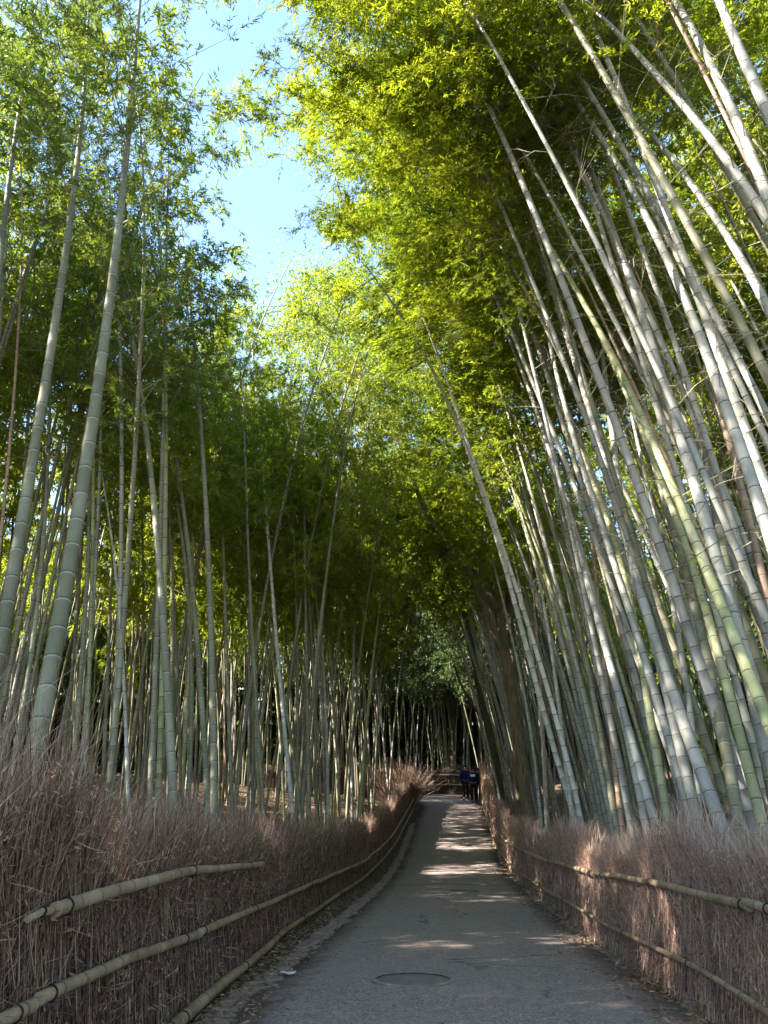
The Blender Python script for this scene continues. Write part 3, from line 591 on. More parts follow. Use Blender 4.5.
KEYS_L = [
 # pixels low->high, Y0, Y1, material, radius, label, total length, crown start
 ([(36, 742), (56, 640), (72, 560), (90, 440), (103, 340), (115, 260), (128, 140), (137, 40), (140, 0)], 4.3, 7.6, 'green', .060, 'thickest bamboo of the left side, pale ringed, rising behind the tall ragged fence end', 15, .62, 'C'),
 ([(-6, 690), (0, 640), (20, 540), (42, 400), (68, 240), (84, 90), (88, 30)], 5.5, 9, 'green', .056, 'stout dark bamboo at the left picture edge, left of the thickest one', 15, .6, 'C'),
 ([(-10, 420), (0, 275), (8, 180), (20, 110), (34, 20)], 7.5, 9.5, 'green', .05, 'dark bamboo crossing the upper left corner, lower part out of view', 15, .6, 'C'),
 ([(174, 800), (168, 720), (165, 640), (157, 540), (148, 450), (140, 380), (128, 310), (118, 270), (100, 200)], 7.2, 11, 'green', .052, 'thick green bamboo leaning left, first stout one right of the thin whitish culm', 15, .55, 'C'),
 ([(214, 800), (212, 680), (209, 560), (203, 460), (197, 380), (190, 300), (180, 215)], 8.2, 12, 'green', .05, 'straight stout green bamboo right of the leaning thick pair', 15, .55, 'C'),
 ([(150, 790), (155, 680), (160, 540), (163, 420), (165, 340), (168, 180)], 10, 13, 'green', .04, 'slender dark upright bamboo crossing behind the thick leaning culm', 16, .55, 'M'),
 ([(128, 790), (122, 660), (115, 560), (104, 490), (95, 440)], 10, 13.5, 'pale', .028, 'thin whitish bamboo without a crown leaning left behind the fence', 8.4, .9, None),
 ([(207, 790), (203, 720), (197, 640), (185, 520), (168, 415)], 11, 15, 'green', .046, 'slim bamboo leaning left just left of the straight stout one', 16, .5, 'M'),
 ([(188, 800), (192, 690), (188, 600), (176, 500)], 13, 15, 'green', .042, 'slim shaded bamboo between the two stout green culms', 15, .5, 'M'),
 ([(290, 790), (283, 700), (272, 600), (262, 450), (254, 370), (248, 310)], 13, 18, 'pale', .047, 'pale sunlit bamboo leaning gently left above the middle of the left fence', 16, .55, 'M'),
 ([(299, 800), (288, 720), (270, 620), (248, 530), (225, 450)], 12, 17, 'green', .045, 'bamboo leaning strongly left beside the pale sunlit one', 16, .5, 'M'),
 ([(262, 790), (256, 700), (250, 590), (246, 480)], 14, 17, 'green', .04, 'upright bamboo just left of the pale sunlit one', 16, .5, 'M'),
 ([(309, 800), (307, 690), (305, 560), (303, 400)], 14.5, 18, 'green', .046, 'straight bamboo standing alone right of the pale sunlit one', 16, .5, 'M'),
 ([(328, 810), (325, 700), (319, 600), (312, 520), (308, 460)], 14, 18, 'grey', .042, 'grey bamboo close to the fence, lower ringed and slightly left leaning', 15, .5, 'M'),
 ([(352, 800), (352, 720), (354, 640), (358, 540), (362, 420)], 18, 22, 'grey', .046, 'grey bamboo leaning right over the path, tall and thin', 16, .5, 'M'),
 ([(388, 790), (382, 720), (372, 640), (366, 560), (363, 510)], 20, 24, 'grey', .044, 'last tall ringed bamboo before the far end of the left fence', 15, .5, 'M'),
 ([(372, 800), (366, 720), (360, 640), (345, 560), (330, 500)], 19, 23, 'green', .044, 'left leaning bamboo second from the far end of the left fence', 15, .5, 'M'),
 ([(338, 800), (334, 700), (322, 620), (316, 545)], 17, 20, 'green', .042, 'green bamboo between the grey pair above the left fence', 15, .5, 'M'),
 ([(232, 795), (228, 700), (225, 600), (222, 500)], 15, 18, 'green', .042, 'slim upright bamboo between the straight stout one and the pale one', 16, .5, 'M'),
 ([(20, 730), (38, 600), (46, 500)], 9.5, 11, 'green', .034, 'thin bamboo between the two stoutest culms at the left edge', 14, .5, 'M'),
 ([(75, 745), (84, 640), (88, 540), (90, 470)], 11, 13, 'green', .038, 'slim bamboo just right of the thickest one', 15, .5, 'M'),
 ([(104, 760), (108, 660), (112, 560)], 14, 16, 'green', .038, 'thin shaded bamboo left of the thin whitish culm', 15, .5, 'M'),
 ([(320, 690), (308, 560), (298, 470)], 22, 25, 'grey', .04, 'pale thin bamboo far behind the straight lone one', 15, .5, 'F'),
]
KEYS_R = [
 ([(785, 810), (765, 720), (745, 657), (719, 573), (699, 500), (679, 433), (652, 340), (634, 290), (612, 233), (590, 165), (562, 97)], 5.0, 7.6, 'grey', .064, 'long thick grey bamboo reaching from the right edge to the upper foliage', 13, .8, 'N'),
 ([(800, 640), (768, 513), (745, 457), (725, 407), (697, 335), (672, 273), (645, 213), (609, 147), (549, 67)], 5.4, 7.8, 'grey', .06, 'arching pale grey bamboo crossing the right edge at mid height', 13, .8, 'N'),
 ([(800, 385), (768, 307), (725, 233), (692, 187), (655, 137), (612, 90)], 5.8, 7.4, 'grey', .055, 'arching grey bamboo meeting the right edge third from the top', 12, .85, 'N'),
 ([(805, 285), (768, 217), (739, 177), (699, 127), (662, 80), (625, 40), (585, 0)], 5.2, 6.6, 'grey', .058, 'thick bamboo arching far left across the upper right corner', 12, .85, 'N'),
 ([(790, 255), (768, 197), (742, 133), (712, 67), (679, 7)], 5.0, 6.0, 'grey', .060, 'steep thick grey bamboo second in from the upper right corner', 13, .9, 'N'),
 ([(790, 160), (768, 113), (745, 63), (719, 0)], 4.6, 5.2, 'grey', .060, 'topmost grey bamboo cutting the upper right corner', 13, .9, 'N'),
 ([(775, 740), (760, 690), (732, 640), (705, 573), (685, 510), (659, 450), (629, 390), (602, 340), (579, 293)], 5.8, 8.6, 'lime', .052, 'green bamboo leaning far left through the grey thicket', 14, .75, 'N'),
 ([(700, 830), (680, 740), (659, 673), (645, 607), (629, 540), (609, 473), (589, 407), (567, 340), (545, 270), (532, 227)], 6.8, 10, 'grey', .056, 'long grey bamboo rising from mid fence into the dark foliage', 15, .7, 'N'),
 ([(690, 820), (668, 730), (640, 640), (612, 560), (588, 490), (572, 423), (549, 340)], 8.0, 11, 'grey', .050, 'grey bamboo just left of the long mid-fence one', 15, .7, 'M'),
 ([(650, 810), (630, 730), (609, 657), (585, 573), (562, 500), (539, 413), (512, 347)], 9.2, 13, 'grey', .052, 'grey bamboo at the left of the thicket leaning to the yellow foliage', 16, .80, 'M'),
 ([(790, 700), (762, 573), (745, 507), (729, 440), (712, 383)], 7.2, 9, 'brown', .050, 'dead orange brown bamboo glowing near the right edge', 13, .8, 'M'),
 ([(756, 800), (740, 730), (722, 673), (705, 607), (689, 553), (669, 500)], 6.2, 8, 'lime', .046, 'bright yellow green bamboo lit by the sun among grey culms', 14, .7, 'M'),
 ([(566, 800), (555, 740), (545, 700), (520, 630), (497, 560), (480, 480), (460, 430), (430, 360), (385, 295)], 14.2, 11.6, 'white', .062, 'bright white sunlit bamboo arching farthest out over the path, longer of a close pair', 13.2, .9, 'M'),
 ([(575, 800), (564, 740), (553, 700), (530, 640), (508, 570), (490, 500), (466, 435), (452, 400)], 14.2, 12.2, 'white', .052, 'white sunlit bamboo running close along the right side of the farthest arching one', 11.5, .9, 'M'),
 ([(572, 800), (562, 740), (550, 673), (547, 593), (532, 547), (512, 507), (490, 450)], 12, 16, 'pale', .046, 'white bamboo with a kink, right of the far arching white one', 15, .80, 'M'),
 ([(640, 800), (628, 730), (615, 690), (595, 600), (572, 520), (550, 450)], 9.8, 12, 'pale', .044, 'pale bamboo in front of the grey left part of the thicket', 15, .80, 'M'),
 ([(728, 845), (708, 790), (690, 740), (672, 690), (655, 640), (632, 560), (618, 480)], 5.9, 8.4, 'grey', .062, 'thick grey bamboo with bent foot at the break in the right fence', 14, .7, 'N'),
 ([(742, 840), (728, 770), (716, 700), (700, 620), (676, 540), (650, 450), (630, 380)], 5.5, 8.5, 'green', .058, 'thick green grey bamboo beside the bent-footed one', 14, .7, 'N'),
 ([(700, 830), (696, 760), (688, 700), (672, 600), (655, 520)], 7.4, 9, 'pale', .034, 'thin pale culm slanting behind the bent-footed bamboo', 13, .7, 'M'),
 ([(612, 800), (600, 730), (590, 680), (575, 610), (556, 540)], 11, 13, 'green', .048, 'shaded green bamboo in the middle of the right hand row', 15, .6, 'M'),
 ([(545, 790), (540, 720), (532, 650), (520, 590), (505, 520)], 16, 19, 'pale', .044, 'white bamboo standing close to the brown tree trunks', 15, .6, 'M'),
 ([(538, 790), (530, 730), (515, 650), (500, 590), (488, 540)], 19, 22, 'grey', .046, 'grey bamboo just right of the brown tree trunks', 15, .6, 'M'),
 ([(668, 820), (655, 740), (640, 660), (628, 590), (600, 500)], 7.8, 10, 'lime', .05, 'mossy yellow green bamboo with thick base in the right front row', 15, .80, 'M'),
 ([(768, 770), (752, 690), (735, 610), (720, 530), (700, 440), (684, 380)], 6.6, 9, 'green', .052, 'dark green bamboo close to the right edge behind the long thick one', 14, .7, 'M'),
 ([(620, 810), (612, 740), (606, 680), (598, 600), (590, 520)], 10.5, 12, 'brown', .040, 'thin brown dead bamboo upright in the right row', 13, .7, 'M'),
 ([(546, 780), (541, 700), (536, 620), (530, 560)], 18, 20, 'brown', .035, 'reddish thin bamboo at the left end of the right row', 13, .7, 'M'),
]
VAR = {'N': CR_NEAR, 'C': CR_COOL_SHADE, 'M': CR_MID, 'F': CR_FAR, None: None}
ROOTS = []
for pts, y0, y1, mat, r, lab, L, cf, var in KEYS_L:
    P3 = px_pts(pts, y0, y1); b = bamboo(P3, mat, r, lab, 'bamboos left of the path', L, cf, VAR[var], kappa=.02)
    ROOTS.append((P3[0][0], P3[0][1]))
for pts, y0, y1, mat, r, lab, L, cf, var in KEYS_R:
    P3 = px_pts(pts, y0, y1); b = bamboo(P3, mat, r, lab, 'bamboos right of the path', L, cf, VAR[var], kappa=.022, twigs=14 if y0 < 12 else 0)
    ROOTS.append((P3[0][0], P3[0][1]))

def in_gap(q):
    u, v, d = proj(q); return ((u > 226) & (u < 322) & (v > 55) & (v < 228) & (d > 0)).any()
def ok(x, y, md):
    return all((x-a)**2+(y-b)**2 > md*md for a, b in ROOTS)
def rand_bamboo(x, y, lx, ly, mat, r, lab, grp, L, cf, var, fine, sides, twigs=0, kappa=.02):
    z = float(gz(x, y)); n = 5; pts = []; c0 = random.uniform(.003, .010)
    for k in range(n):
        h = 1.+k*2.0; pts.append(np.array([x+lx*h+np.sign(lx)*c0*h*h, y+ly*h, z+h]))
    return bamboo(pts, mat, r, lab, grp, L, cf, var, sides, fine, kappa, twigs=twigs)
ZONES = [
 # name, count, Y range, lateral range, side, mats, label, group
 ('LF', 46, (5, 40), (.5, 3.4), -1, ['green', 'green', 'green', 'grey', 'lime'], 'green ringed bamboo in the front rows behind the left fence', 'front row bamboos left of the path'),
 ('LB', 40, (7, 52), (3.4, 13), -1, ['green', 'green', 'grey', 'green', 'brown'], 'slim shaded bamboo in the back rows left of the path', 'back row bamboos left of the path'),
 ('RF', 84, (5.2, 40), (.35, 2.6), 1, ['grey', 'grey', 'pale', 'green', 'grey', 'grey', 'green', 'grey', 'green', 'brown', 'grey', 'lime'], 'grey leaning bamboo crowded in the front rows behind the right fence', 'front row bamboos right of the path'),
 ('RB', 50, (6, 44), (2.6, 9), 1, ['grey', 'green', 'grey', 'brown', 'green'], 'shaded leaning bamboo in the back rows right of the path', 'back row bamboos right of the path'),
]
for nm, cnt, yr_, lr, sd, mats, lab, grp in ZONES:
    made = tries = 0
    while made < cnt and tries < 6000:
        tries += 1
        y = yr_[0]+(yr_[1]-yr_[0])*random.random()**(1.55 if sd > 0 else 1.0); la = random.uniform(*lr); x = float(XL(y))-la if sd < 0 else float(XR(y))+la
        if nm == 'RF': y = max(y, 5.6)
        if nm in ('LF',) and y < 9.5 : continue
        u, v, d = proj(np.array([x, y, 2.])); 
        if not ok(x, y, .32 if nm[1] == 'F' else .5): continue
        dist = math.hypot(x, y)
        if sd < 0: lx = random.gauss(-.01, .035); ly = random.gauss(.02, .03)
        else: lx = -abs(random.gauss(.13, .045)); ly = random.gauss(.03, .03)
        if sd > 0 and dist < 11: lx -= .01; L = random.uniform(12, 15)
        else: L = random.uniform(13, 17.5)
        q = np.array([[x+lx*h*1.2, y+ly*h, h] for h in np.arange(7, L+1, .5)])
        um = proj(np.array([x+lx*6, y, 6.]))[0]
        if sd > 0 and y < 27.5 and any(474 < proj(np.array([x+lx*h_+np.sign(lx)*.006*h_*h_, y, h_+float(gz(x, y))]))[0] < 532 for h_ in (1.5, 3, 5, 7)): continue
        if sd > 0 and y < 14.5 and 430 < um < 548: continue
        uu, vv_, _d = proj(q)
        if sd > 0 and y < 14.5 and ((uu > 370) & (uu < 500) & (vv_ > 250) & (vv_ < 480)).any(): continue
        if sd > 0 and y < 22 and ((uu < 440) & (vv_ > 200) & (vv_ < 640)).any(): continue
        if sd > 0 and y < 10 and ((uu < 470) & (vv_ > 70)).any(): continue
        if in_gap(q) or (sd < 0 and 225 < proj(q[-1])[0] < 330 and y < 14): continue
        mat = random.choice(mats); near = dist < 14
        var = CR_COOL_SHADE if sd < 0 and dist < 14 else CR_NEAR if dist < 12 else CR_MID if dist < 26 else CR_FAR
        if mat == 'brown': cs = None
        rand_bamboo(x, y, lx, ly, mat, random.uniform(.024, .034) if mat == 'brown' else random.uniform(.036, .056) if sd > 0 else random.uniform(.032, .050), lab, grp, L, random.uniform(.42, .55) if sd < 0 else random.uniform(.58, .68)+(.10 if y < 15 else 0), var, near, 10 if near else 7, twigs=9 if (sd > 0 and dist < 13) else 0)
        ROOTS.append((x, y)); made += 1
    print(nm, made)
for x, y in ((-3.3, 18), (-2.6, 19.6), (-2.0, 21.2), (-3.5, 21.8), (-1.7, 23.6), (-2.9, 25.5)):   # the tallest ones, whose tips close the sky above the bend
    rand_bamboo(x, y, .02, .03, 'green', .045, ZONES[0][6], ZONES[0][7], random.uniform(17.5, 19.5), .5, CR_MID, False, 8); ROOTS.append((x, y))
# slim dim bamboos beyond the far bend
made = 0
while made < 26:
    x = random.uniform(-10, 14); y = random.uniform(52.6, 57)
    if not ok(x, y, .4): continue
    rand_bamboo(x, y, random.gauss(0, .03), 0.01, random.choice(['green', 'grey', 'green']), random.uniform(.045, .06), 'dim slim bamboo in the dark wood beyond the far fence', 'bamboos beyond the far bend', random.uniform(13, 17), .38, CR_DARK_SHADE, False, 6); ROOTS.append((x, y)); made += 1
print('bamboos', COUNT['n'])

# remaining thicket: one object of stuff (culms + crowns merged), beyond and around the individuals, some stems added only to block sun
TH = MB()
def merge_mesh(mb, me, M, mi_map):
    n = len(me.vertices); v = np.empty(n*3, np.float32); me.vertices.foreach_get('co', v); v = v.reshape(-1, 3)
    M = np.array(M); v = v@M[:3, :3].T+M[:3, 3]
    k = len(me.polygons); li = np.empty(len(me.loops), np.int32); me.loops.foreach_get('vertex_index', li)
    uvl = np.empty(len(me.loops)*2, np.float32); me.uv_layers[0].data.foreach_get('uv', uvl); uv = np.zeros((n, 2)); uv[li] = uvl.reshape(-1, 2)
    mi = np.empty(k, np.int32); me.polygons.foreach_get('material_index', mi); f = li.reshape(-1, 4)
    s = mb.n; mb.v.append(v); mb.uv.append(uv); mb.n += n; mb.f.append(f+s); mb.m.append(np.array(mi_map)[mi])
def thicket_stem(x, y, lx, ly, L, crown_me, ci, r=.045):
    z = float(gz(x, y)); h = np.linspace(-.1, L*.92, 24); c0 = .006
    q = np.stack([x+lx*h+np.sign(lx)*c0*h*h, y+ly*h, z+h], -1); m = culm_mesh(q, r, r*.3, 5, False)
    TH.add(m.v[0], m.f[0], m.uv[0], 0)
    b = np.array([np.interp(L*.4, h, q[:, k]) for k in range(3)]); T = q[-1]-b
    Mx = Matrix.Translation(Vector(b))@rot_align(T, np.array([np.sign(lx)+.01, .1, 0])).to_matrix().to_4x4()@Matrix.Rotation(random.uniform(-.6, .6), 4, 'Z')@Matrix.Diagonal((1, 1, L*.6/8, 1))
    merge_mesh(TH, crown_me, Mx, ci)
light = make_crown(900, nt=9, nl=8, leafL=.22, leafW=.06, wide=2.5, mat=LM); light2 = make_crown(901, nt=9, nl=8, leafL=.22, leafW=.06, wide=2.5, mat=LM)
def th_fill(n, xr_, yr_, lean, dark=False):
    for _ in range(n):
        x = random.uniform(*xr_); y = random.uniform(*yr_); lx = random.gauss(lean, .04); L = random.uniform(13, 17)
        if in_gap(np.array([[x+lx*h, y, h] for h in np.arange(6, L+1.5, .5)])): continue
        thicket_stem(x, y, lx, random.gauss(0, .03), L, random.choice(CR_DARK_SHADE if dark else CR_COOL_SHADE if x < 0 and -4 < y < 10 and x > -12 else CR_MID if -4 < y < 12 and abs(x) < 9 else [light, light2]), [3, 2] if dark else [5, 2] if x < 0 and y < 14 else [1, 2])
th_fill(70, (-27, -12), (2, 56), .02); th_fill(36, (12, 20), (6, 50), -.08); th_fill(40, (-20, 24), (62, 74), 0., True)
th_fill(44, (-16, -2.8), (-10, 5), .03); th_fill(14, (3.5, 11), (-8, 3), -.08); th_fill(34, (-14, 20), (56, 62), 0., True); th_fill(34, (9.5, 15), (3, 22), -.06); th_fill(16, (-16, -8), (3, 24), .02); th_fill(34, (-16, -10), (1, 20), .0); th_fill(14, (-9, -2), (30, 41), .02); th_fill(14, (-6, .8), (37.5, 41.5), .03, True); th_fill(16, (-10, -3.5), (20, 32), .02); th_fill(12, (5.8, 9), (43, 50), -.1, True); th_fill(11, (-9, -4), (-3, 4), .03); th_fill(30, (-30, -12), (38, 62), .0, True); th_fill(26, (-24, -10), (40, 52), .02, True); th_fill(14, (2, 9), (52.5, 56), -.05, True)  # includes stems added, many out of view, to shade path and far bend
def bare_fill(n, xr_, yr_, lean):
    k = 0
    while k < n:
        x = random.uniform(*xr_); y = random.uniform(*yr_)
        if not ok(x, y, .3) or (y < 51.5 and XL(y)-1.5 < x < XR(y)+1.5): continue
        lx = random.gauss(lean, .02); h = np.linspace(-.1, random.uniform(10, 13), 20); c0 = .005
        q = np.stack([x+lx*h+np.sign(lx)*c0*h*h, y+random.gauss(0, .02)*h, float(gz(x, y))+h], -1); m = culm_mesh(q, random.uniform(.032, .046), .018, 6, False)
        TH.add(m.v[0], m.f[0], m.uv[0], random.choice([0, 0, 4])); k += 1
bare_fill(150, (-20, -4), (9, 40), 0.); bare_fill(90, (5.5, 13), (8, 42), -.13); bare_fill(90, (-10, 14), (53, 60), 0.)
tag(link('bamboo_thicket', TH.mesh('bamboo_thicket', [CM['green'], LM, TWB, LM2, CM['grey'], LM3])), 'dense far bamboo grove closing the view on every side, with added sun-blocking stems', cat='bamboo grove', kind='stuff')
# evergreen understory mass at the very back
m = MB(); N = 190000
ang = rng.uniform(-1.9, 1.9, N); rad_ = rng.uniform(0, 10, N)
w = rng.random(N)
cx_ = np.where(w < .35, rng.uniform(-34, -28, N), np.where(w < .65, rng.uniform(20, 26, N), rng.uniform(-34, 26, N)))
cy_ = np.where(w < .65, rng.uniform(-6, 82, N), np.where(w < .85, rng.uniform(59, 64, N), rng.uniform(76, 84, N)))
clx = np.round(cx_/2.2)*2.2; cly = np.round(cy_/2.2)*2.2; hmax = 11+5*np.sin(clx*1.7+cly*.9)
zz = gz(cx_, cy_)+rng.random(N)**1.5*hmax
zz += .8*np.sin(zz*1.3+clx)
dd = rng.normal(size=(N, 3)); dd[:, 2] -= .4
leaves(m, np.c_[cx_+rng.normal(0, .5, N), cy_+rng.normal(0, .5, N), zz], dd, rng.uniform(.6, 1.1, N), rng.uniform(.35, .6, N), rng.random(N))
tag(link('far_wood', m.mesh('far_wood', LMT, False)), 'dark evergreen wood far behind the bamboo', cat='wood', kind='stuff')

# ------------------------------------------------------------------ broadleaf trees at the bend
def limb(mb, pts, r0, r1, mi=0, sides=9):
    p = np.array(pts, float); s = np.concatenate([[0], np.cumsum(np.linalg.norm(np.diff(p, axis=0), axis=1))]); t = np.linspace(0, s[-1], max(8, int(s[-1]/.35)))
    k = np.stack([np.interp(t, s, p[:, c]) for c in range(3)], -1)
    for _ in range(3): k[1:-1] = (k[:-2]+2*k[1:-1]+k[2:])/4
    q = t/s[-1]; rad = r0+(r1-r0)*q; rad = rad*(1+.06*np.sin(t*5.3)+.05*np.sin(t*11))
    tube(mb, k, rad, sides, t); return k
def tree_crown(centers, seed, n_per, lf=.15):
    g = np.random.default_rng(seed); m = MB(); anchors = []
    for (c, r) in centers:
        nb = 16; a = g.normal(size=(nb, 3)); a /= np.linalg.norm(a, axis=1)[:, None]; a *= r*g.uniform(.5, 1.1, (nb, 1)); a[:, 2] *= .6
        ends = c+a; ribbons(m, np.repeat(c[None], nb, 0), c+a*.5+g.normal(0, .15, (nb, 3)), ends, np.full(nb, .03), g.random(nb), 1)
        k = n_per; idx = g.integers(0, nb, k); pos = ends[idx]+g.normal(0, .30*r, (k, 3))*np.array([1, 1, .45]); d = g.normal(size=(k, 3)); d[:, 2] -= .2
        leaves(m, pos, d, lf*g.uniform(.7, 1.3, k), lf*.5*g.uniform(.7, 1.2, k), g.random(k), 0, g)
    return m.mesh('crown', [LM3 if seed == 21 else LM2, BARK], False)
def tree(base, limbs, crowns, label, bark, seed):
    root = empty('tree', base, label, 'tree', 'broadleaf trees at the bend'); b = np.array(base)
    m = MB()
    limb(m, [np.array(q)-b for q in limbs[0][0]], limbs[0][1], limbs[0][2]); link('trunk', m.mesh('trunk', bark), root)
    for pts, r0, r1 in limbs[1:]:
        m = MB(); limb(m, [np.array(q)-b for q in pts], r0, r1); link('limb', m.mesh('limb', bark), root)
    if crowns: link('crown', tree_crown([(np.array(c)-b, r) for c, r in crowns], seed, 2600 if seed == 21 else 1200), root)
def G(px, Y, py=800):
    p = P(px, py, Y); p[2] = float(gz(p[0], p[1]))-.05; return p
Y1 = 27.
tree(G(529, Y1), [([G(529, Y1), P(522, 760, Y1), P(513, 700, Y1), P(503, 640, Y1), P(496, 590, Y1+.5), P(485, 520, Y1+1), P(470, 440, Y1+1.5), P(455, 380, Y1+2)], .23, .10),
      ([P(507, 665, Y1), P(492, 625, Y1-.4), P(470, 570, Y1-.6), P(440, 535, Y1-1), P(420, 500, Y1-1), P(408, 465, Y1-1), P(402, 440, Y1-1), P(370, 422, Y1-1), P(311, 395, Y1-1.5)], .13, .04),
      ([P(497, 610, Y1), P(480, 580, Y1+.5), P(478, 540, Y1+1), P(488, 480, Y1+1)], .14, .06)],
     [(P(330, 330, Y1-1), 1.6), (P(300, 300, Y1), 1.8), (P(360, 350, Y1), 1.8), (P(420, 470, Y1+4), 1.5), (P(455, 390, Y1+2), 2.2), (P(400, 400, Y1+1), 1.8), (P(285, 335, Y1+3), 1.8), (P(320, 375, Y1+3), 2.), (P(345, 300, Y1+2), 1.6)],
     'brown forked tree with a long limb reaching left over the path', BARK, 21)
Y2 = 33.
tree(G(503, Y2, 795), [([G(503, Y2, 795), P(494, 750, Y2), P(482, 700, Y2), P(472, 650, Y2), P(462, 600, Y2+.5), P(450, 550, Y2+1), P(440, 500, Y2+2)], .20, .08),
      ([P(486, 722, Y2), P(472, 706, Y2-.6), P(462, 690, Y2-.8), P(454, 664, Y2-1)], .07, .04)],
     [(P(440, 540, Y2+2), 2.4), (P(460, 500, Y2+2), 2.4)],
     'dark leaning tree with a broken stub left of the forked brown one', BARKD, 22)
Y3 = 30.
tree(G(522, Y3), [([G(522, Y3), P(517, 740, Y3), P(512, 670, Y3), P(509, 600, Y3), P(504, 520, Y3+.5), P(500, 430, Y3+1)], .24, .1)],
     [(P(500, 430, Y3+1), 2.)], 'straight brown tree trunk behind the forked one', BARK, 23)
for k, (px, Y, lab, top) in enumerate([(452, 56, 'dark round evergreen tree closing the view straight beyond the bend', 500), (425, 60, 'dark evergreen tree left of the one beyond the bend', 470), (480, 60, 'dark evergreen tree right of the one beyond the bend', 545), (405, 64, 'tall evergreen at the far gap with sky showing through its crown', 425)]):
    b = G(px, Y, 770); tp = P(px, top, Y); hgt = tp[2]-b[2]
    cs = [((b[0]+random.uniform(-2, 2), Y+random.uniform(-1.5, 1.5), b[2]+hgt*f), 2.2) for f in (.3, .4, .5, .6, .7, .78, .86, .94, .45, .55, .65, .82)]
    tree(b, [([b, (b[0]+.3, Y, b[2]+hgt*.5), (b[0], Y, b[2]+hgt)], .3, .08)], [(np.array(c), r) for c, r in cs], lab, BARKD, 40+k)
# dry bush at the end of the left fence
bx, by = float(XL(38))-.3, 38.5; bz = float(gz(bx, by)); g = rng; m = MB(); n = 900
a = np.c_[g.normal(0, .25, (n, 2)), np.zeros(n)]; d = np.c_[g.normal(0, .45, (n, 2)), g.uniform(.6, 1.2, n)]; ln = g.uniform(1., 2.3, n)
ribbons(m, a, a+d*ln[:, None]*.5, a+d*ln[:, None]*np.array([1, 1, .9]), g.uniform(.005, .011, n), g.beta(2, 2, n))
o = link('dry_bush', m.mesh('dry_bush', TW, False)); o.location = (bx, by, bz); tag(o, 'dry twiggy bush bulging over the far end of the left fence', 'bush')

# ------------------------------------------------------------------ people
def skin_mesh(name, verts, edges, radii, root, mat):
    me = bpy.data.meshes.new(name); me.from_pydata(verts, edges, []); o = bpy.data.objects.new(name, me); COL.objects.link(o)
    md = o.modifiers.new('s', 'SKIN'); sv = me.skin_vertices[0].data
    for k, r in enumerate(radii): sv[k].radius = (r, r) if isinstance(r, float) else r; sv[k].use_root = (k == root)
    o.modifiers.new('u', 'SUBSURF').levels = 2; o.modifiers['u'].render_levels = 2
    dg = bpy.context.evaluated_depsgraph_get(); ev = o.evaluated_get(dg); nm = bpy.data.meshes.new_from_object(ev)
    nm.materials.clear(); nm.materials.append(mat)
    nm.polygons.foreach_set('use_smooth', [True]*len(nm.polygons)); bpy.data.objects.remove(o); return nm
SKINM = simple('skin', (.45, .28, .20), .6, .05); HAIR = simple('hair', (.02, .016, .014), .6, .1)
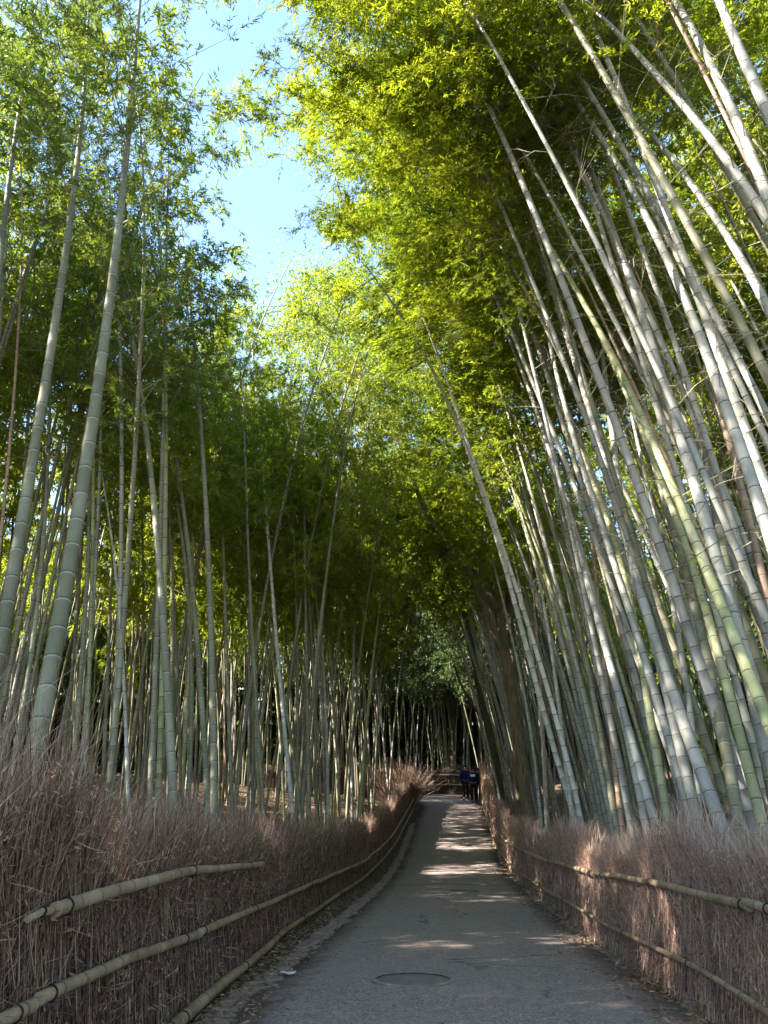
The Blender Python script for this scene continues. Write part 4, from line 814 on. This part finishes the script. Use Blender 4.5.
def person(px, py, Y, h, label, jacket, trousers, rz, stride, raised):
    x, y = P(px, py, Y)[:2]; z = float(prof(y))+.02
    root = empty('person', (x, y, z), label, 'person', 'people walking on the path'); k = h/1.7; root.rotation_euler = (0, 0, rz); s = stride
    arm = (.22, .16, 1.28) if raised else (.27, .06, .86); arm2 = (.14, .30, 1.30) if raised else (.24, .2, .95)
    V = [(0, 0, .93), (0, 0, 1.12), (0, 0, 1.36), (0, .0, 1.47), (0, .015, 1.56), (0, .02, 1.65),
         (.09, 0, .88), (.10, s*.10+.03, .48), (.10, s*.24, .08), (.10, s*.24+.14, .04),
         (-.09, 0, .88), (-.10, -s*.08+.03, .48), (-.10, -s*.24, .08), (-.10, -s*.24+.14, .04),
         (.18, 0, 1.40), (.25, 0, 1.13), arm2[:3] if raised else (.27, .08, .88), (.12, .36, 1.32) if raised else (.26, .12, .78),
         (-.18, 0, 1.40), (-.25, -.02, 1.13), (-.26, .08, .88), (-.25, .12, .78)]
    E = [(0, 1), (1, 2), (2, 3), (3, 4), (4, 5), (0, 6), (6, 7), (7, 8), (8, 9), (0, 10), (10, 11), (11, 12), (12, 13), (2, 14), (14, 15), (15, 16), (16, 17), (2, 18), (18, 19), (19, 20), (20, 21)]
    Rr = [(.15, .11), (.14, .10), (.16, .10), .055, .085, .08, .085, .06, .042, .035, .085, .06, .042, .035, .06, .045, .034, .03, .06, .045, .034, .03]
    V = [tuple(c*k for c in v) for v in V]; Rr = [tuple(a*k for a in r) if isinstance(r, tuple) else r*k for r in Rr]
    link('body', skin_mesh('body', V, E, Rr, 0, SKINM), root)
    ti = [0, 6, 7, 8, 10, 11, 12]; mp = {a: i for i, a in enumerate(ti)}; Et = [(mp[a], mp[b]) for a, b in E if a in mp and b in mp]
    gr = lambda r, d: tuple(a+d*k for a in r) if isinstance(r, tuple) else r+d*k
    link('trousers', skin_mesh('trousers', [V[i] for i in ti], Et, [gr(Rr[i], .018) for i in ti], 0, trousers), root)
    ji = [0, 1, 2, 3, 14, 15, 16, 18, 19, 20]; mp = {a: i for i, a in enumerate(ji)}; Ej = [(mp[a], mp[b]) for a, b in E if a in mp and b in mp]
    link('jacket', skin_mesh('jacket', [V[i] for i in ji], Ej, [gr(Rr[i], .03) for i in ji], 0, jacket), root)
    hv = [(0, -.01, 1.55), (0, -.02, 1.63), (0, 0, 1.69)]; hv = [tuple(c*k for c in v) for v in hv]
    link('hair', skin_mesh('hair', hv, [(0, 1), (1, 2)], [.075*k, .088*k, .06*k], 1, HAIR), root)
    for sx in (-1, 1):
        link('shoe', skin_mesh('shoe', [(sx*.10*k, (sx*s*.24-.03)*k, .05*k), (sx*.10*k, (sx*s*.24+.08)*k, .045*k), (sx*.10*k, (sx*s*.24+.17)*k, .035*k)], [(0, 1), (1, 2)], [.05*k, .048*k, .035*k], 1, simple('shoe_leather', (.02, .02, .022), .6, .1)), root)
    return root
NAVY = simple('navy_cloth', (.012, .018, .09), .8, .2, 20); BLUE = simple('blue_cloth', (.007, .013, .085), .8, .2, 20); BLK = simple('black_cloth', (.012, .012, .018), .85, .2, 20)
p1 = person(474, 802, 41.5, 1.68, 'person in a long navy coat nearest on the far path, one arm raised', NAVY, BLK, R(180), .45, True)
p2 = person(466, 797, 43.6, 1.72, 'person in a bright blue jacket and dark trousers, left of the group', BLUE, BLK, R(170), .2, False)
p3 = person(478.5, 798, 43.2, 1.60, 'person in a dark jacket half hidden behind the navy coat', BLK, BLK, R(190), .3, False)
for r_ in (p1,):   # pale bag strap / paper held by the nearest person
    m = MB(); V = np.array([(x_, y_, z_) for z_ in (0, .012) for y_ in (-.07, .07) for x_ in (-.12, .12)]); m.add(V, [(0, 1, 3, 2), (4, 5, 7, 6), (0, 1, 5, 4), (2, 3, 7, 6), (0, 2, 6, 4), (1, 3, 7, 5)])
    o = link('paper_map', m.mesh('paper_map', bpy.data.materials['white_paper'], False)); mw = Matrix.Translation(r_.location)@Matrix.Rotation(R(180), 4, 'Z')
    o.location = mw@Vector((.06, .38, 1.30)); o.rotation_euler = (R(-50), 0, R(180)); tag(o, 'small pale paper held up by the person in the navy coat', 'paper')

# ------------------------------------------------------------------ light
SUN_EL = R(36); SUN_DIR = np.array([-.95, -.17])   # horizontal direction towards the sun
w = bpy.data.worlds.new('World'); S.world = w; w.use_nodes = True; nt = w.node_tree
sky = nt.nodes.new('ShaderNodeTexSky'); sky.sky_type = 'NISHITA'; sky.sun_disc = False; sky.sun_elevation = SUN_EL
sky.sun_rotation = math.atan2(SUN_DIR[0], SUN_DIR[1]) ; sky.air_density = 1.; sky.dust_density = .2; sky.ozone_density = 2.2
bg = nt.nodes['Background']; bg.inputs[1].default_value = .10; nt.links.new(sky.outputs[0], bg.inputs[0])
sd = bpy.data.lights.new('sun', 'SUN'); sd.energy = 4.3; sd.angle = R(.5); sd.color = (1, .93, .82); so = bpy.data.objects.new('sun', sd); COL.objects.link(so)
dv = Vector((SUN_DIR[0]*math.cos(SUN_EL), SUN_DIR[1]*math.cos(SUN_EL), math.sin(SUN_EL))); so.rotation_euler = dv.to_track_quat('Z', 'Y').to_euler(); so.location = (-20, 5, 30)
S.view_settings.view_transform = 'Standard'; S.view_settings.look = 'None'; S.view_settings.gamma = 1; S.view_settings.exposure = 2.9
S.render.engine = 'CYCLES'; S.cycles.max_bounces = 7; S.cycles.diffuse_bounces = 5; S.cycles.transmission_bounces = 4
